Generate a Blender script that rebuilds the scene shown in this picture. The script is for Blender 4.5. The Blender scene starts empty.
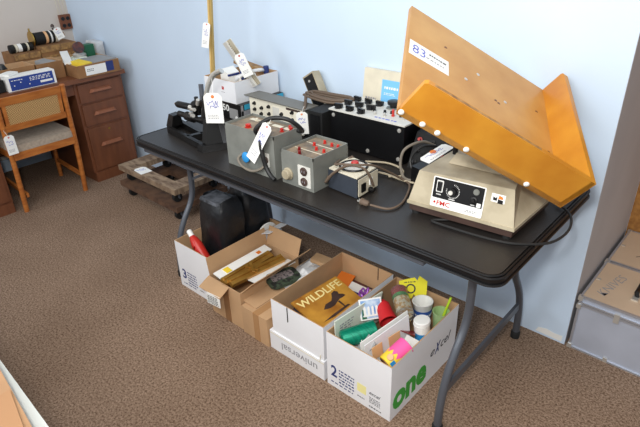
import bpy, bmesh, math, random
from mathutils import Vector as V, Matrix as M, Quaternion
random.seed(4)
scene = bpy.context.scene
COL = scene.collection
PI = math.pi

# ------------------------------------------------------------------ materials
def lin(c):
    return tuple(((x/255)/12.92 if x/255 <= .04045 else ((x/255+.055)/1.055)**2.4) for x in c) + (1,)

def mat(name, rgb, rough=.6, metal=0, var=.0, scale=8, bump=0, bscale=60, stretch=(1, 1, 1), rgb2=None, spec=.5, trans=0, alpha=1, lo=.35, hi=.65, detail=4):
    m = bpy.data.materials.new(name); m.use_nodes = True
    nt = m.node_tree; b = nt.nodes['Principled BSDF']
    b.inputs['Roughness'].default_value = rough; b.inputs['Metallic'].default_value = metal
    b.inputs['Specular IOR Level'].default_value = spec
    b.inputs['Transmission Weight'].default_value = trans
    b.inputs['Alpha'].default_value = alpha
    tc = nt.nodes.new('ShaderNodeTexCoord'); mp = nt.nodes.new('ShaderNodeMapping')
    mp.inputs['Scale'].default_value = stretch
    nt.links.new(tc.outputs['Object'], mp.inputs['Vector'])
    c = lin(rgb)
    if rgb2 is None and var > 0:
        rgb2 = tuple(max(0, x*(1-var)) for x in rgb)
    if rgb2 is not None:
        n = nt.nodes.new('ShaderNodeTexNoise'); n.inputs['Scale'].default_value = scale; n.inputs['Detail'].default_value = detail
        nt.links.new(mp.outputs['Vector'], n.inputs['Vector'])
        r = nt.nodes.new('ShaderNodeValToRGB'); r.color_ramp.elements[0].position = lo; r.color_ramp.elements[1].position = hi
        r.color_ramp.elements[0].color = lin(rgb2); r.color_ramp.elements[1].color = c
        nt.links.new(n.outputs['Fac'], r.inputs['Fac']); nt.links.new(r.outputs['Color'], b.inputs['Base Color'])
    else:
        b.inputs['Base Color'].default_value = c
    if bump:
        n2 = nt.nodes.new('ShaderNodeTexNoise'); n2.inputs['Scale'].default_value = bscale; n2.inputs['Detail'].default_value = 3
        nt.links.new(mp.outputs['Vector'], n2.inputs['Vector'])
        bp = nt.nodes.new('ShaderNodeBump'); bp.inputs['Strength'].default_value = bump; bp.inputs['Distance'].default_value = .01
        nt.links.new(n2.outputs['Fac'], bp.inputs['Height']); nt.links.new(bp.outputs['Normal'], b.inputs['Normal'])
    return m

def carpet():
    m = mat('carpet', (128, 104, 84), 1, spec=.1)
    nt = m.node_tree; b = nt.nodes['Principled BSDF']
    tc = nt.nodes.new('ShaderNodeTexCoord')
    def noise(s, d=3):
        n = nt.nodes.new('ShaderNodeTexNoise'); n.inputs['Scale'].default_value = s; n.inputs['Detail'].default_value = d
        nt.links.new(tc.outputs['Object'], n.inputs['Vector']); return n
    n1 = noise(330, 2); n2 = noise(120, 4); n3 = noise(1.6, 4)
    r = nt.nodes.new('ShaderNodeValToRGB'); e = r.color_ramp.elements
    e[0].position = .37; e[0].color = lin((66, 48, 36)); e[1].position = .64; e[1].color = lin((166, 142, 122))
    k = e.new(.5); k.color = lin((116, 93, 76))
    mx = nt.nodes.new('ShaderNodeMath'); mx.operation = 'MULTIPLY_ADD'; mx.inputs[1].default_value = .55
    nt.links.new(n1.outputs['Fac'], mx.inputs[0])
    ml = nt.nodes.new('ShaderNodeMath'); ml.operation = 'MULTIPLY'; ml.inputs[1].default_value = .58
    nt.links.new(n2.outputs['Fac'], ml.inputs[0]); nt.links.new(ml.outputs[0], mx.inputs[2])
    nt.links.new(mx.outputs[0], r.inputs['Fac'])
    mc = nt.nodes.new('ShaderNodeMix'); mc.data_type = 'RGBA'; mc.blend_type = 'MULTIPLY'
    r2 = nt.nodes.new('ShaderNodeValToRGB'); r2.color_ramp.elements[0].position = .35; r2.color_ramp.elements[1].position = .65
    r2.color_ramp.elements[0].color = (.78, .76, .74, 1); r2.color_ramp.elements[1].color = (1, 1, 1, 1)
    nt.links.new(n3.outputs['Fac'], r2.inputs['Fac'])
    mc.inputs[0].default_value = 1; nt.links.new(r.outputs['Color'], mc.inputs[6]); nt.links.new(r2.outputs['Color'], mc.inputs[7])
    nt.links.new(mc.outputs[2], b.inputs['Base Color'])
    bp = nt.nodes.new('ShaderNodeBump'); bp.inputs['Strength'].default_value = .6; bp.inputs['Distance'].default_value = .004
    nt.links.new(mx.outputs[0], bp.inputs['Height']); nt.links.new(bp.outputs['Normal'], b.inputs['Normal'])
    return m

def cane():
    m = mat('woven_cane', (196, 158, 104), .7)
    nt = m.node_tree; b = nt.nodes['Principled BSDF']
    tc = nt.nodes.new('ShaderNodeTexCoord'); ck = nt.nodes.new('ShaderNodeTexChecker'); ck.inputs['Scale'].default_value = 160
    ck.inputs['Color1'].default_value = lin((205, 168, 112)); ck.inputs['Color2'].default_value = lin((138, 100, 58))
    nt.links.new(tc.outputs['Object'], ck.inputs['Vector']); nt.links.new(ck.outputs['Color'], b.inputs['Base Color'])
    return m

MT = dict(
    wall=mat('blue_wall_paint', (206, 224, 243), .75, var=.02, scale=2, bump=.04, bscale=150),
    wallb=mat('beige_wall_paint', (214, 205, 196), .8, var=.03, scale=2),
    reveal=mat('grey_wall_paint', (186, 184, 186), .8, var=.04, scale=3),
    cork=mat('brown_hardboard', (176, 124, 62), .8, rgb2=(140, 92, 42), scale=45),
    base=mat('pale_blue_trim', (186, 206, 224), .6),
    carpet=carpet(),
    tabletop=mat('black_laminate', (27, 25, 25), .4, rgb2=(42, 38, 35), scale=5, lo=.42, hi=.8, bump=.08, bscale=220, detail=8),
    tablerim=mat('black_plastic_edge', (18, 18, 20), .35, var=.2, scale=10),
    grey_metal=mat('grey_painted_steel', (92, 96, 104), .36, metal=.3, var=.08, scale=6),
    rubber=mat('black_rubber', (22, 22, 22), .7),
    maple=mat('varnished_maple', (206, 156, 86), .38, rgb2=(186, 132, 62), scale=7, stretch=(1, 1, 1), lo=.3, hi=.7, detail=6, spec=.4),
    maple_front=mat('orange_varnished_maple', (210, 148, 50), .36, rgb2=(190, 122, 36), scale=8, lo=.3, hi=.7, detail=6, spec=.4),
    worn=mat('worn_wood_edge', (180, 138, 84), .6, rgb2=(128, 96, 62), scale=40),
    putty=mat('aged_putty_enamel', (184, 173, 148), .5, rgb2=(142, 130, 106), scale=9, lo=.3, hi=.62, bump=.03, detail=8),
    umber=mat('dark_brown_enamel', (74, 56, 50), .45, var=.15, scale=20),
    black=mat('black_enamel', (13, 13, 15), .35, var=.2, scale=12),
    blackm=mat('matte_black', (14, 14, 14), .7, var=.2, scale=12),
    iron=mat('black_cast_iron', (26, 25, 25), .4, metal=.2, var=.3, scale=25, bump=.1, bscale=90),
    steel=mat('bright_steel', (206, 204, 198), .28, metal=.55),
    brass=mat('brass', (196, 160, 84), .3, metal=1),
    white=mat('white_paper', (238, 238, 234), .8),
    card=mat('white_carton_face', (232, 233, 236), .75, var=.02, scale=5),
    kraft=mat('brown_cardboard', (196, 158, 118), .85, var=.08, scale=5, bump=.03, bscale=40),
    kraftd=mat('dark_brown_cardboard', (150, 108, 68), .85, var=.12, scale=14),
    grey_box=mat('grey_hammered_enamel', (124, 126, 120), .5, var=.1, scale=14, bump=.05, bscale=120),
    grey_top=mat('dirty_beige_panel', (150, 130, 106), .7, rgb2=(104, 94, 82), scale=22),
    slate=mat('slate_blue_enamel', (52, 58, 68), .5, var=.1, scale=12),
    cream=mat('cream_panel', (222, 214, 192), .5, var=.05, scale=15),
    ivory=mat('off_white_panel', (216, 214, 206), .45, var=.05, scale=15),
    red=mat('red_plastic', (190, 44, 34), .35),
    dred=mat('dark_red_plastic', (120, 24, 22), .3),
    blue=mat('bright_blue', (42, 140, 205), .5),
    cyan=mat('cyan_print', (60, 170, 205), .5),
    navy=mat('navy_print', (36, 52, 112), .6),
    ink=mat('blue_ink', (70, 84, 190), .6),
    blk_ink=mat('black_print', (50, 50, 56), .7),
    grey_ink=mat('grey_print', (150, 150, 155), .7),
    green=mat('green_print', (60, 165, 60), .6),
    teal=mat('teal_metallic', (20, 150, 118), .25, metal=.35, var=.2, scale=30, stretch=(1, 8, 1)),
    koozie=mat('red_foam', (196, 28, 34), .7),
    yellow=mat('yellow_foam', (232, 222, 40), .7),
    pink=mat('pink_foam', (240, 90, 160), .7),
    custard=mat('yellow_print', (240, 208, 60), .6),
    orange=mat('orange_print', (222, 120, 40), .6),
    limecup=mat('pale_green_plastic', (190, 222, 160), .35, trans=.2),
    lime=mat('lime_plastic', (190, 220, 50), .4),
    plastic=mat('clear_plastic', (240, 240, 240), .12, trans=.9, spec=.6),
    glass=mat('jar_glass', (220, 228, 224), .1, trans=.9),
    desk=mat('red_brown_wood', (120, 72, 46), .45, rgb2=(102, 60, 38), scale=5, stretch=(1, 6, 1), lo=.3, hi=.7),
    desktop=mat('desk_top_wood', (124, 76, 50), .4, var=.1, scale=8),
    oak=mat('honey_oak', (190, 118, 56), .4, rgb2=(164, 92, 40), scale=9, stretch=(1, 1, 5)),
    cane=cane(),
    seat=mat('beige_upholstery', (176, 160, 142), .95, var=.1, scale=60, bump=.1, bscale=400),
    oldwood=mat('weathered_wood', (150, 128, 104), .85, rgb2=(84, 62, 48), scale=14, stretch=(1, 3, 1), lo=.3, hi=.6, detail=8),
    oldwoodd=mat('dark_weathered_wood', (104, 76, 56), .85, rgb2=(70, 48, 36), scale=14, lo=.3, hi=.6, detail=8),
    vinyl=mat('black_vinyl', (20, 22, 26), .4, var=.2, scale=9, bump=.9, bscale=11),
    greyvin=mat('grey_vinyl_patch', (142, 146, 152), .6, rgb2=(96, 104, 116), scale=18),
    alu=mat('pale_aluminium_sheet', (186, 192, 206), .45, metal=.2, var=.06, scale=6),
    alubeige=mat('beige_aluminium_top', (214, 192, 166), .5, metal=.15, var=.04, scale=6),
    alutrim=mat('aluminium_edge', (200, 206, 216), .3, metal=.7),
    cord_b=mat('black_cord', (28, 28, 28), .5),
    cord_g=mat('grey_cord', (120, 112, 100), .6),
    cord_br=mat('brown_cord', (98, 82, 68), .7),
    cord_w=mat('tan_cord', (176, 164, 140), .6),
    gold=mat('gold_foil', (214, 166, 84), .28, metal=.6, rgb2=(176, 128, 56), scale=12),
    cover=mat('amber_magazine_cover', (206, 152, 62), .35, rgb2=(140, 84, 34), scale=9, lo=.3, hi=.7),
    camo=mat('camouflage_cloth', (62, 76, 58), .9, rgb2=(34, 36, 32), scale=40, lo=.47, hi=.53),
    poly=mat('crumpled_clear_plastic', (232, 234, 236), .3, var=.15, scale=20, bump=.5, bscale=40, alpha=.88),
    purple=mat('purple_foil', (160, 90, 190), .3, metal=.3),
    photo=mat('blue_photo_print', (90, 140, 200), .4, rgb2=(210, 226, 240), scale=22),
    paperg=mat('pale_green_paper', (214, 222, 208), .8),
    greendk=mat('dark_green_plastic', (30, 96, 66), .5),
    lampgrey=mat('grey_flat_panel', (150, 150, 150), .5),
    bookcov=mat('dark_booklet', (46, 46, 54), .5, rgb2=(110, 60, 50), scale=30),
    skin=mat('tan_print', (226, 178, 130), .6),
    stick=mat('yellow_hardwood', (220, 188, 118), .6, var=.1, scale=12),
)

# ------------------------------------------------------------------ helpers
def wloc(o):
    v = V((0, 0, 0))
    while o is not None:
        v += o.location; o = o.parent
    return v

def obj(name, bm, m, parent=None, smooth=False, bevel=0, mats=None):
    if bevel:
        bmesh.ops.bevel(bm, geom=[e for e in bm.edges if e.calc_face_angle(0) > .5], offset=bevel, segments=2, affect='EDGES', profile=.5)
    bmesh.ops.recalc_face_normals(bm, faces=bm.faces[:])
    if parent is not None:
        bmesh.ops.translate(bm, verts=bm.verts[:], vec=-wloc(parent))
    me = bpy.data.meshes.new(name); bm.to_mesh(me); bm.free()
    for f in me.polygons: f.use_smooth = smooth
    if smooth:
        try: me.set_sharp_from_angle(angle=.7)
        except Exception: pass
    for x in ([m] if mats is None else mats): me.materials.append(MT[x] if isinstance(x, str) else x)
    o = bpy.data.objects.new(name, me); COL.objects.link(o)
    if parent is not None: o.parent = parent
    return o

def top(name, bm, m, base, label, cat, group=None, **k):
    """a thing that is one mesh; origin moved to base"""
    bmesh.ops.translate(bm, verts=bm.verts[:], vec=-V(base))
    o = obj(name, bm, m, None, **k); o.location = base
    tag(o, label, cat, group); return o

def tag(o, label, cat, group=None):
    o['label'] = label; o['category'] = cat
    if group: o['group'] = group

def thing(name, loc, label, cat, group=None):
    o = bpy.data.objects.new(name, None); COL.objects.link(o); o.location = loc
    o.empty_display_size = .05
    tag(o, label, cat, group); return o

def struct(name, bm, m, parent=None, **k):
    o = obj(name, bm, m, parent, **k)
    if parent is None: o['kind'] = 'structure'
    return o

def B(): return bmesh.new()

def quadbox(bm, bot, tp, idx=0):
    """solid between two 4+ corner loops"""
    a = [bm.verts.new(p) for p in bot]; b = [bm.verts.new(p) for p in tp]; n = len(a); fs = []
    fs.append(bm.faces.new(a[::-1])); fs.append(bm.faces.new(b))
    for i in range(n): fs.append(bm.faces.new((a[i], a[(i+1) % n], b[(i+1) % n], b[i])))
    for f in fs: f.material_index = idx
    return fs

def bx(bm, x0, x1, y0, y1, z0, z1, idx=0):
    return quadbox(bm, [(x0, y0, z0), (x1, y0, z0), (x1, y1, z0), (x0, y1, z0)], [(x0, y0, z1), (x1, y0, z1), (x1, y1, z1), (x0, y1, z1)], idx)

def frame(d):
    d = V(d).normalized(); a = V((0, 0, 1)) if abs(d.z) < .9 else V((1, 0, 0))
    u = d.cross(a).normalized(); return u, d.cross(u).normalized(), d

def bar(bm, p, q, w, h, up=None, idx=0):
    p, q = V(p), V(q); d = (q-p).normalized()
    if up is None: u, v, _ = frame(d)
    else:
        u = d.cross(V(up)).normalized(); v = u.cross(d).normalized()
    c = [(-w/2, -h/2), (w/2, -h/2), (w/2, h/2), (-w/2, h/2)]
    quadbox(bm, [p+u*a+v*b for a, b in c], [q+u*a+v*b for a, b in c], idx)

def cyl(bm, p, q, r0, r1=None, n=20, idx=0):
    p, q = V(p), V(q); r1 = r0 if r1 is None else r1
    u, v, d = frame(q-p)
    A = [p+(u*math.cos(2*PI*i/n)+v*math.sin(2*PI*i/n))*r0 for i in range(n)]
    Bq = [q+(u*math.cos(2*PI*i/n)+v*math.sin(2*PI*i/n))*r1 for i in range(n)]
    quadbox(bm, A, Bq, idx)

def lathe(bm, p, axis, prof, n=24, idx=0, cap0=True, cap1=True):
    p = V(p); u, v, d = frame(axis); rings = []
    for r, h in prof:
        rings.append([bm.verts.new(p+d*h+(u*math.cos(2*PI*i/n)+v*math.sin(2*PI*i/n))*max(r, 1e-5)) for i in range(n)])
    for a, b in zip(rings, rings[1:]):
        for i in range(n):
            f = bm.faces.new((a[i], a[(i+1) % n], b[(i+1) % n], b[i])); f.material_index = idx
    if cap0: bm.faces.new(rings[0][::-1]).material_index = idx
    if cap1: bm.faces.new(rings[-1]).material_index = idx

def catmull(pts, k=8):
    P = [V(p) for p in pts]; P = [P[0]*2-P[1]]+P+[P[-1]*2-P[-2]]; out = []
    for i in range(1, len(P)-2):
        a, b, c, d = P[i-1:i+3]
        for j in range(k):
            t = j/k
            out.append(.5*((2*b)+(c-a)*t+(2*a-5*b+4*c-d)*t*t+(3*b-a-3*c+d)*t**3))
    out.append(P[-2]); return out

def tube(bm, pts, r, n=8, smooth=True, k=8, flat=1.0, idx=0):
    P = catmull(pts, k) if smooth else [V(p) for p in pts]
    rings = []; u = None
    for i, p in enumerate(P):
        d = (P[min(i+1, len(P)-1)]-P[max(i-1, 0)]).normalized()
        if u is None: u, v, _ = frame(d)
        else:
            u = (u-d*u.dot(d)).normalized(); v = d.cross(u)
        rr = r(i/(len(P)-1)) if callable(r) else r
        rings.append([bm.verts.new(p+u*math.cos(2*PI*j/n)*rr+v*math.sin(2*PI*j/n)*rr*flat) for j in range(n)])
    for a, b in zip(rings, rings[1:]):
        for j in range(n): bm.faces.new((a[j], a[(j+1) % n], b[(j+1) % n], b[j])).material_index = idx
    bm.faces.new(rings[0][::-1]).material_index = idx; bm.faces.new(rings[-1]).material_index = idx

def plate(bm, o, x, y, pts, t, idx=0):
    """extruded polygon: 2-D points in the frame o,x,y ; thickness t along x cross y"""
    o, x, y = V(o), V(x).normalized(), V(y).normalized(); n = x.cross(y).normalized()
    quadbox(bm, [o+x*a+y*b for a, b in pts], [o+x*a+y*b+n*t for a, b in pts], idx)

def rrect(w, h, r, n=5, x0=0, y0=0):
    out = []
    for cx, cy, a in ((w-r, r, -PI/2), (w-r, h-r, 0), (r, h-r, PI/2), (r, r, PI)):
        for i in range(n+1):
            t = a+PI/2*i/n; out.append((x0+cx+r*math.cos(t), y0+cy+r*math.sin(t)))
    return out

_tc = {}
def glyphs(s, shear=0, bold=0):
    k = (s, shear, bold)
    if k not in _tc:
        c = bpy.data.curves.new('t', 'FONT'); c.body = s; c.size = 1; c.extrude = .001; c.resolution_u = 3; c.shear = shear; c.offset = bold
        o = bpy.data.objects.new('t', c); COL.objects.link(o)
        bpy.context.view_layer.update()
        me = bpy.data.meshes.new_from_object(o.evaluated_get(bpy.context.evaluated_depsgraph_get()))
        bpy.data.objects.remove(o); xs = [v.co.x for v in me.vertices]; ys = [v.co.y for v in me.vertices]
        _tc[k] = (me, min(xs), max(xs), min(ys), max(ys))
    return _tc[k]

def write(bm, s, o, x, y, h, w=None, t=.0006, shear=0, bold=0, idx=0):
    """letters of cap height h (and total width w) on the plane o,x,y"""
    me, x0, x1, y0, y1 = glyphs(s, shear, bold)
    sy = h/max(y1-y0, 1e-4); sx = sy if w is None else w/(x1-x0)
    o, x, y = V(o), V(x).normalized(), V(y).normalized(); n = x.cross(y).normalized()
    vs = [bm.verts.new(o+x*((v.co.x-x0)*sx)+y*((v.co.y-y0)*sy)+n*(t if v.co.z > 0 else 0.0001)) for v in me.vertices]
    for p in me.polygons:
        try: bm.faces.new([vs[i] for i in p.vertices]).material_index = idx
        except ValueError: pass

def textlines(bm, o, x, y, w, h, n, t=.0005):
    """rows of small bars standing for unreadable fine print"""
    o, x, y = V(o), V(x).normalized(), V(y).normalized()
    for i in range(n):
        yy = h*(1-(i+.8)/n); xx = 0
        while xx < w*.94:
            l = min(random.uniform(.06, .22)*w, w-xx)
            plate(bm, o+x*xx+y*yy, x, y, [(0, 0), (l*.8, 0), (l*.8, h/n*.42), (0, h/n*.42)], t); xx += l+w*.03

def scribble(bm, o, x, y, w, h, r=.0009, n=12):
    o, x, y = V(o), V(x).normalized(), V(y).normalized(); nn = x.cross(y)
    pts = [o+x*(w*(i/(n-1)))+y*(h*random.uniform(0, 1))+nn*.001 for i in range(n)]
    tube(bm, pts, r, n=5, k=4)

def price_tag(label, tl, tr, br, bl, string=None, dark='ink', ring='red', parent_name='price_tag', cat='tag', t=.0012, lines=True):
    tl, tr, br, bl = map(V, (tl, tr, br, bl))
    c = (tl+tr+br+bl)/4; y = ((tl+tr)-(bl+br)).normalized(); x = ((tr+br)-(tl+bl)); x = (x-y*x.dot(y)).normalized()
    w = ((tr-tl).length+(br-bl).length)/2; h = (((tl+tr)-(bl+br))/2).length
    o = c-x*w/2-y*h/2
    th = thing(parent_name, o, label, cat, 'paper price tags')
    ch = min(w, h)*.2
    bm = B(); plate(bm, o, x, y, [(0, 0), (w, 0), (w, h-ch), (w-ch, h), (ch, h), (0, h-ch)], t); obj('card', bm, 'white', th)
    n = x.cross(y); f = o+n*t
    bm = B(); scribble(bm, f+x*w*.15+y*h*.6, x, y, w*.6, h*.16, r=min(w, h)*.012); scribble(bm, f+x*w*.3+y*h*.48, x, y*1, w*.5, h*.12, r=min(w, h)*.012); obj('handwriting', bm, dark, th)
    if lines:
        bm = B(); textlines(bm, f+x*w*.15+y*h*.14, x, y, w*.6, h*.16, 3, t=.0004); obj('fine_print', bm, 'grey_ink', th)
    hole = f+x*w/2+y*(h-w*.2 if h > w else h*.82)
    bm = B(); lathe(bm, hole, n, [(w*.09, .0001), (w*.09, .0008)], n=16); obj('reinforcement', bm, ring, th)
    if string:
        bm = B(); tube(bm, [hole+n*.001]+[V(s) for s in string], .0009, n=6); obj('string', bm, 'white', th)
    return th

def open_box(parent, x0, x1, y0, y1, z0, z1, outer='card', t=.004, notch=None):
    """four walls and a bottom: outside one colour, inside brown board"""
    bm = B()
    o = [(x0, y0), (x1, y0), (x1, y1), (x0, y1)]; i = [(x0+t, y0+t), (x1-t, y0+t), (x1-t, y1-t), (x0+t, y1-t)]
    ob = [bm.verts.new((a, b, z0)) for a, b in o]; ot = [bm.verts.new((a, b, z1)) for a, b in o]
    ib = [bm.verts.new((a, b, z0+t)) for a, b in i]; it = [bm.verts.new((a, b, z1)) for a, b in i]
    bm.faces.new(ob[::-1]); bm.faces.new(ib).material_index = 1
    for k in range(4):
        j = (k+1) % 4
        bm.faces.new((ob[k], ob[j], ot[j], ot[k]))
        bm.faces.new((ot[k], ot[j], it[j], it[k])).material_index = 1
        bm.faces.new((it[k], it[j], ib[j], ib[k])).material_index = 1
    return obj('carton_body', bm, None, parent, mats=[outer, 'kraft'])

X, Y, Z = V((1, 0, 0)), V((0, 1, 0)), V((0, 0, 1))

# ------------------------------------------------------------------ the setting
bm = B(); bx(bm, -4.0, 3.2, -3.4, 1.6, -.05, 0); struct('floor', bm, 'carpet')
bm = B(); bx(bm, -4.0, .025, .775, .9, 0, 2.7); struct('wall_back', bm, 'wall')
bm = B(); bx(bm, -.095, .025, .9, 1.46, 0, 2.7)
bx(bm, .0248, .0262, .777, 1.458, 0, 2.7); struct('wall_closet_side', bm, 'reveal')
bm = B(); bx(bm, .0262, 1.5, 1.46, 1.5, 0, 2.7); struct('wall_closet_back', bm, 'cork')
bm = B(); bx(bm, -4.1, -3.9, -3.4, .775, 0, 2.7); struct('wall_left', bm, 'wallb')
bm = B(); bx(bm, -3.9, -3.885, -3.4, .775, 0, .09); struct('baseboard_left', bm, 'base', bevel=.003)
bm = B()
plate(bm, (-.10, .7745, .012), X, Z, [(0, 0), (.05, -.002), (.112, -.004), (.112, .026), (.075, .024), (.045, .03), (.01, .022)], -.0006)
struct('trim_1', bm, 'white')   # scraped paint patch on the blue wall

# ------------------------------------------------------------------ folding table
T = .74
tb = thing('folding_table', (-.915, .38, 0), 'long black-topped folding table with grey steel legs against the blue wall', 'table')
bm = B(); plate(bm, (-1.83, 0, .708), X, Y, rrect(1.83, .76, .05, 8), .024); obj('table_rim', bm, 'tablerim', tb, bevel=.003)
bm = B()
for off, z, r_ in ((.0, .734, .004), (.007, .7375, .003), (-.002, .713, .004)):
    tube(bm, [(-1.83+a, b, z) for a, b in [(off+p, off+q_) for p, q_ in rrect(1.83-2*off, .76-2*off, .05, 8)]+[(1.83-off-.05, off), ]], r_, n=8, smooth=False)
obj('edge_bead', bm, 'tablerim', tb, smooth=True)
bm = B(); plate(bm, (-1.816, .014, .73), X, Y, rrect(1.802, .732, .042, 8), .0095); obj('tabletop', bm, 'tabletop', tb, bevel=.002)
bm = B()
for y in (.022, .738): bar(bm, (-1.76, y, .696), (-.24, y, .696), .022, .024, Z)
bx(bm, -1.77, -1.74, .05, .71, .686, .707); bx(bm, -.09, -.06, .05, .71, .686, .707)
obj('under_frame', bm, 'grey_metal', tb)
for xl in (-.155, -1.68):
    for s in (0, 1):
        f = (lambda y: y) if s == 0 else (lambda y: .735-y)
        P = [(xl, f(y), z) for y, z in ((.044, .012), (.045, .08), (.055, .16), (.08, .243), (.12, .317), (.165, .385), (.184, .45), (.188, .55), (.188, .7))]
        bm = B(); tube(bm, P, .0145, n=14); lg = obj('leg', bm, 'grey_metal', tb, smooth=True)
        bm = B(); lathe(bm, (xl, f(.044), 0), Z, [(.019, 0), (.019, .03), (.016, .034)]); obj('foot_cap', bm, 'rubber', lg, smooth=True)
    bm = B(); bar(bm, (xl, .068, .182), (xl, .667, .182), .012, .036, Z); obj('crossbar', bm, 'grey_metal', tb)
    d = .5 if xl < -1 else -.5
    bm = B(); bar(bm, (xl, .188, .60 if d < 0 else .5), (xl+d*.75, .3, .69), .012, .012); bar(bm, (xl, .547, .60 if d < 0 else .5), (xl+d*.75, .43, .69), .012, .012); obj('folding_brace', bm, 'grey_metal', tb)
    bm = B(); cyl(bm, (xl, .18, .6), (xl, .555, .6), .008); obj('cross_rod', bm, 'grey_metal', tb, smooth=True)

# ------------------------------------------------------------------ wooden tray on the jogger
O = V((.032, .315, .852)); E1 = V((.61, .593, -.525)).normalized(); E2 = V((-.478, .804, .353)); E2 = (E2-E1*E2.dot(E1)).normalized(); E3 = E1.cross(E2)
O = O+E3*.009; L_, W_, H_, HC = .585, .544, .109, .093
tr = thing('wooden_tray', O, 'varnished wood tray with low front lip and end board, tilted up on the paper jogger', 'tray')
def tp(a, b, c): return O+E1*a+E2*b+E3*c
bm = B(); quadbox(bm, [tp(-L_, 0, -.017), tp(0, 0, -.017), tp(0, W_, -.017), tp(-L_, W_, -.017)], [tp(-L_, 0, 0), tp(0, 0, 0), tp(0, W_, 0), tp(-L_, W_, 0)]); obj('floor_board', bm, 'maple', tr, bevel=.002)
bm = B(); plate(bm, tp(0, 0, -.017), -E1, E3, [(0, 0), (L_, 0), (L_, .03), (L_-.003, H_+.01), (L_-.012, H_+.017), (0, H_+.017)], .0165)
fl = obj('front_lip', bm, 'maple_front', tr, bevel=.002)
bm = B(); quadbox(bm, [tp(-L_+.03, .004, H_+.0002), tp(-.2, .004, H_+.0002), tp(-.2, .0125, H_+.0002), tp(-L_+.03, .0125, H_+.0002)], [tp(-L_+.03, .004, H_+.0008), tp(-.2, .004, H_+.0008), tp(-.2, .0125, H_+.0008), tp(-L_+.03, .0125, H_+.0008)]); obj('worn_edge', bm, 'worn', fl)
pts = [(.0, -.017), (W_, -.017), (W_, HC-.012), (W_-.006, HC-.003), (W_-.016, HC), (.0, H_)]
bm = B(); plate(bm, tp(.001, 0, 0), E2, E3, pts, -.017); obj('end_board', bm, 'maple_front', tr, bevel=.002)
for k in (.012, .13, .215, .383, .755):
    bm = B(); p = tp(-L_+L_*k, 0, -.004); lathe(bm, p, -E2, [(.0082, 0), (.0082, .003), (.0055, .005), (.001, .006)], n=16); obj('screw_cap', bm, 'white', tr, smooth=True)
for (a, b) in ((-.363, .32), (-.313, .386), (-.204, .326)):
    bm = B(); lathe(bm, tp(a, b, 0), E3, [(.006, 0), (.006, .001), (.003, .0022)], n=14); obj('screw', bm, 'steel', tr, smooth=True)
bm = B(); o = tp(-.578, .274, .0008); plate(bm, o, E1, E2, [(0, 0), (.148, .005), (.146, .077), (0, .074)], .0008); lb = obj('paper_label', bm, 'white', tr)
lb['label'] = 'white label with blue 83'
bm = B(); write(bm, '83', tp(-.566, .292, .0018), E1, E2, .040, .046, bold=-.015); obj('lettering', bm, 'ink', lb)
bm = B(); textlines(bm, tp(-.505, .32, .0018), E1, E2, .068, .014, 1); textlines(bm, tp(-.515, .30, .0018), E1, E2, .07, .006, 1, t=.0003); obj('fine_print', bm, 'blk_ink', lb)
bm = B()
for a, b in ((-.25, .3), (-.238, .295), (-.45, .42), (-.07, .38), (-.04, .2)):
    plate(bm, tp(a, b, .0002), E1, E2, [(0, 0), (.012, .002), (.01, .009), (.002, .008)], .0004)
obj('knot_marks', bm, 'desk', tr)

# ------------------------------------------------------------------ paper jogger (putty machine)
fj = thing('paper_jogger', (-.24, .35, T), 'putty-coloured electric jogger machine with black control panel under the wooden tray', 'machine')
bot = [V((-.412, .182, 0)), V((-.062, .215, 0)), V((-.058, .50, 0)), V((-.405, .50, 0))]
bm = B()
ins = lambda P, d: [p+(sum(P, V((0, 0, 0)))/4-p).normalized()*d for p in P]
quadbox(bm, [p+Z*.752 for p in ins(bot, .006)], [p+Z*.778 for p in ins(bot, .004)]); obj('base_skirt', bm, 'umber', fj, bevel=.003)
tpq = [V((-.392, .208, .89)), V((-.084, .237, .90)), V((-.15, .47, .905)), V((-.375, .47, .905))]
bm = B(); quadbox(bm, [p+Z*.786 for p in bot], tpq); quadbox(bm, [p+Z*.776 for p in ins(bot, -.004)], [p+Z*.787 for p in ins(bot, -.004)])
obj('housing', bm, 'putty', fj, bevel=.007, smooth=True)
for p in ins(bot, .03):
    bm = B(); lathe(bm, p+Z*T, Z, [(.014, 0), (.014, .013)]); obj('foot', bm, 'rubber', fj)
bm = B(); quadbox(bm, [V((-.34, .3, .898)), V((-.16, .31, .9)), V((-.17, .46, .9)), V((-.34, .46, .9))], [V((-.33, .33, .925)), V((-.19, .33, .925)), V((-.2, .45, .935)), V((-.33, .45, .935))]); obj('deck_mount', bm, 'putty', fj, bevel=.006, smooth=True)
bm = B()
for a, b in ((-.363, .32), (-.204, .326), (-.28, .2)):
    p = tp(a, b, -.018); cyl(bm, (p.x, min(max(p.y, .34), .44), .91), p, .009)
obj('tray_post', bm, 'iron', fj)
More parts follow.
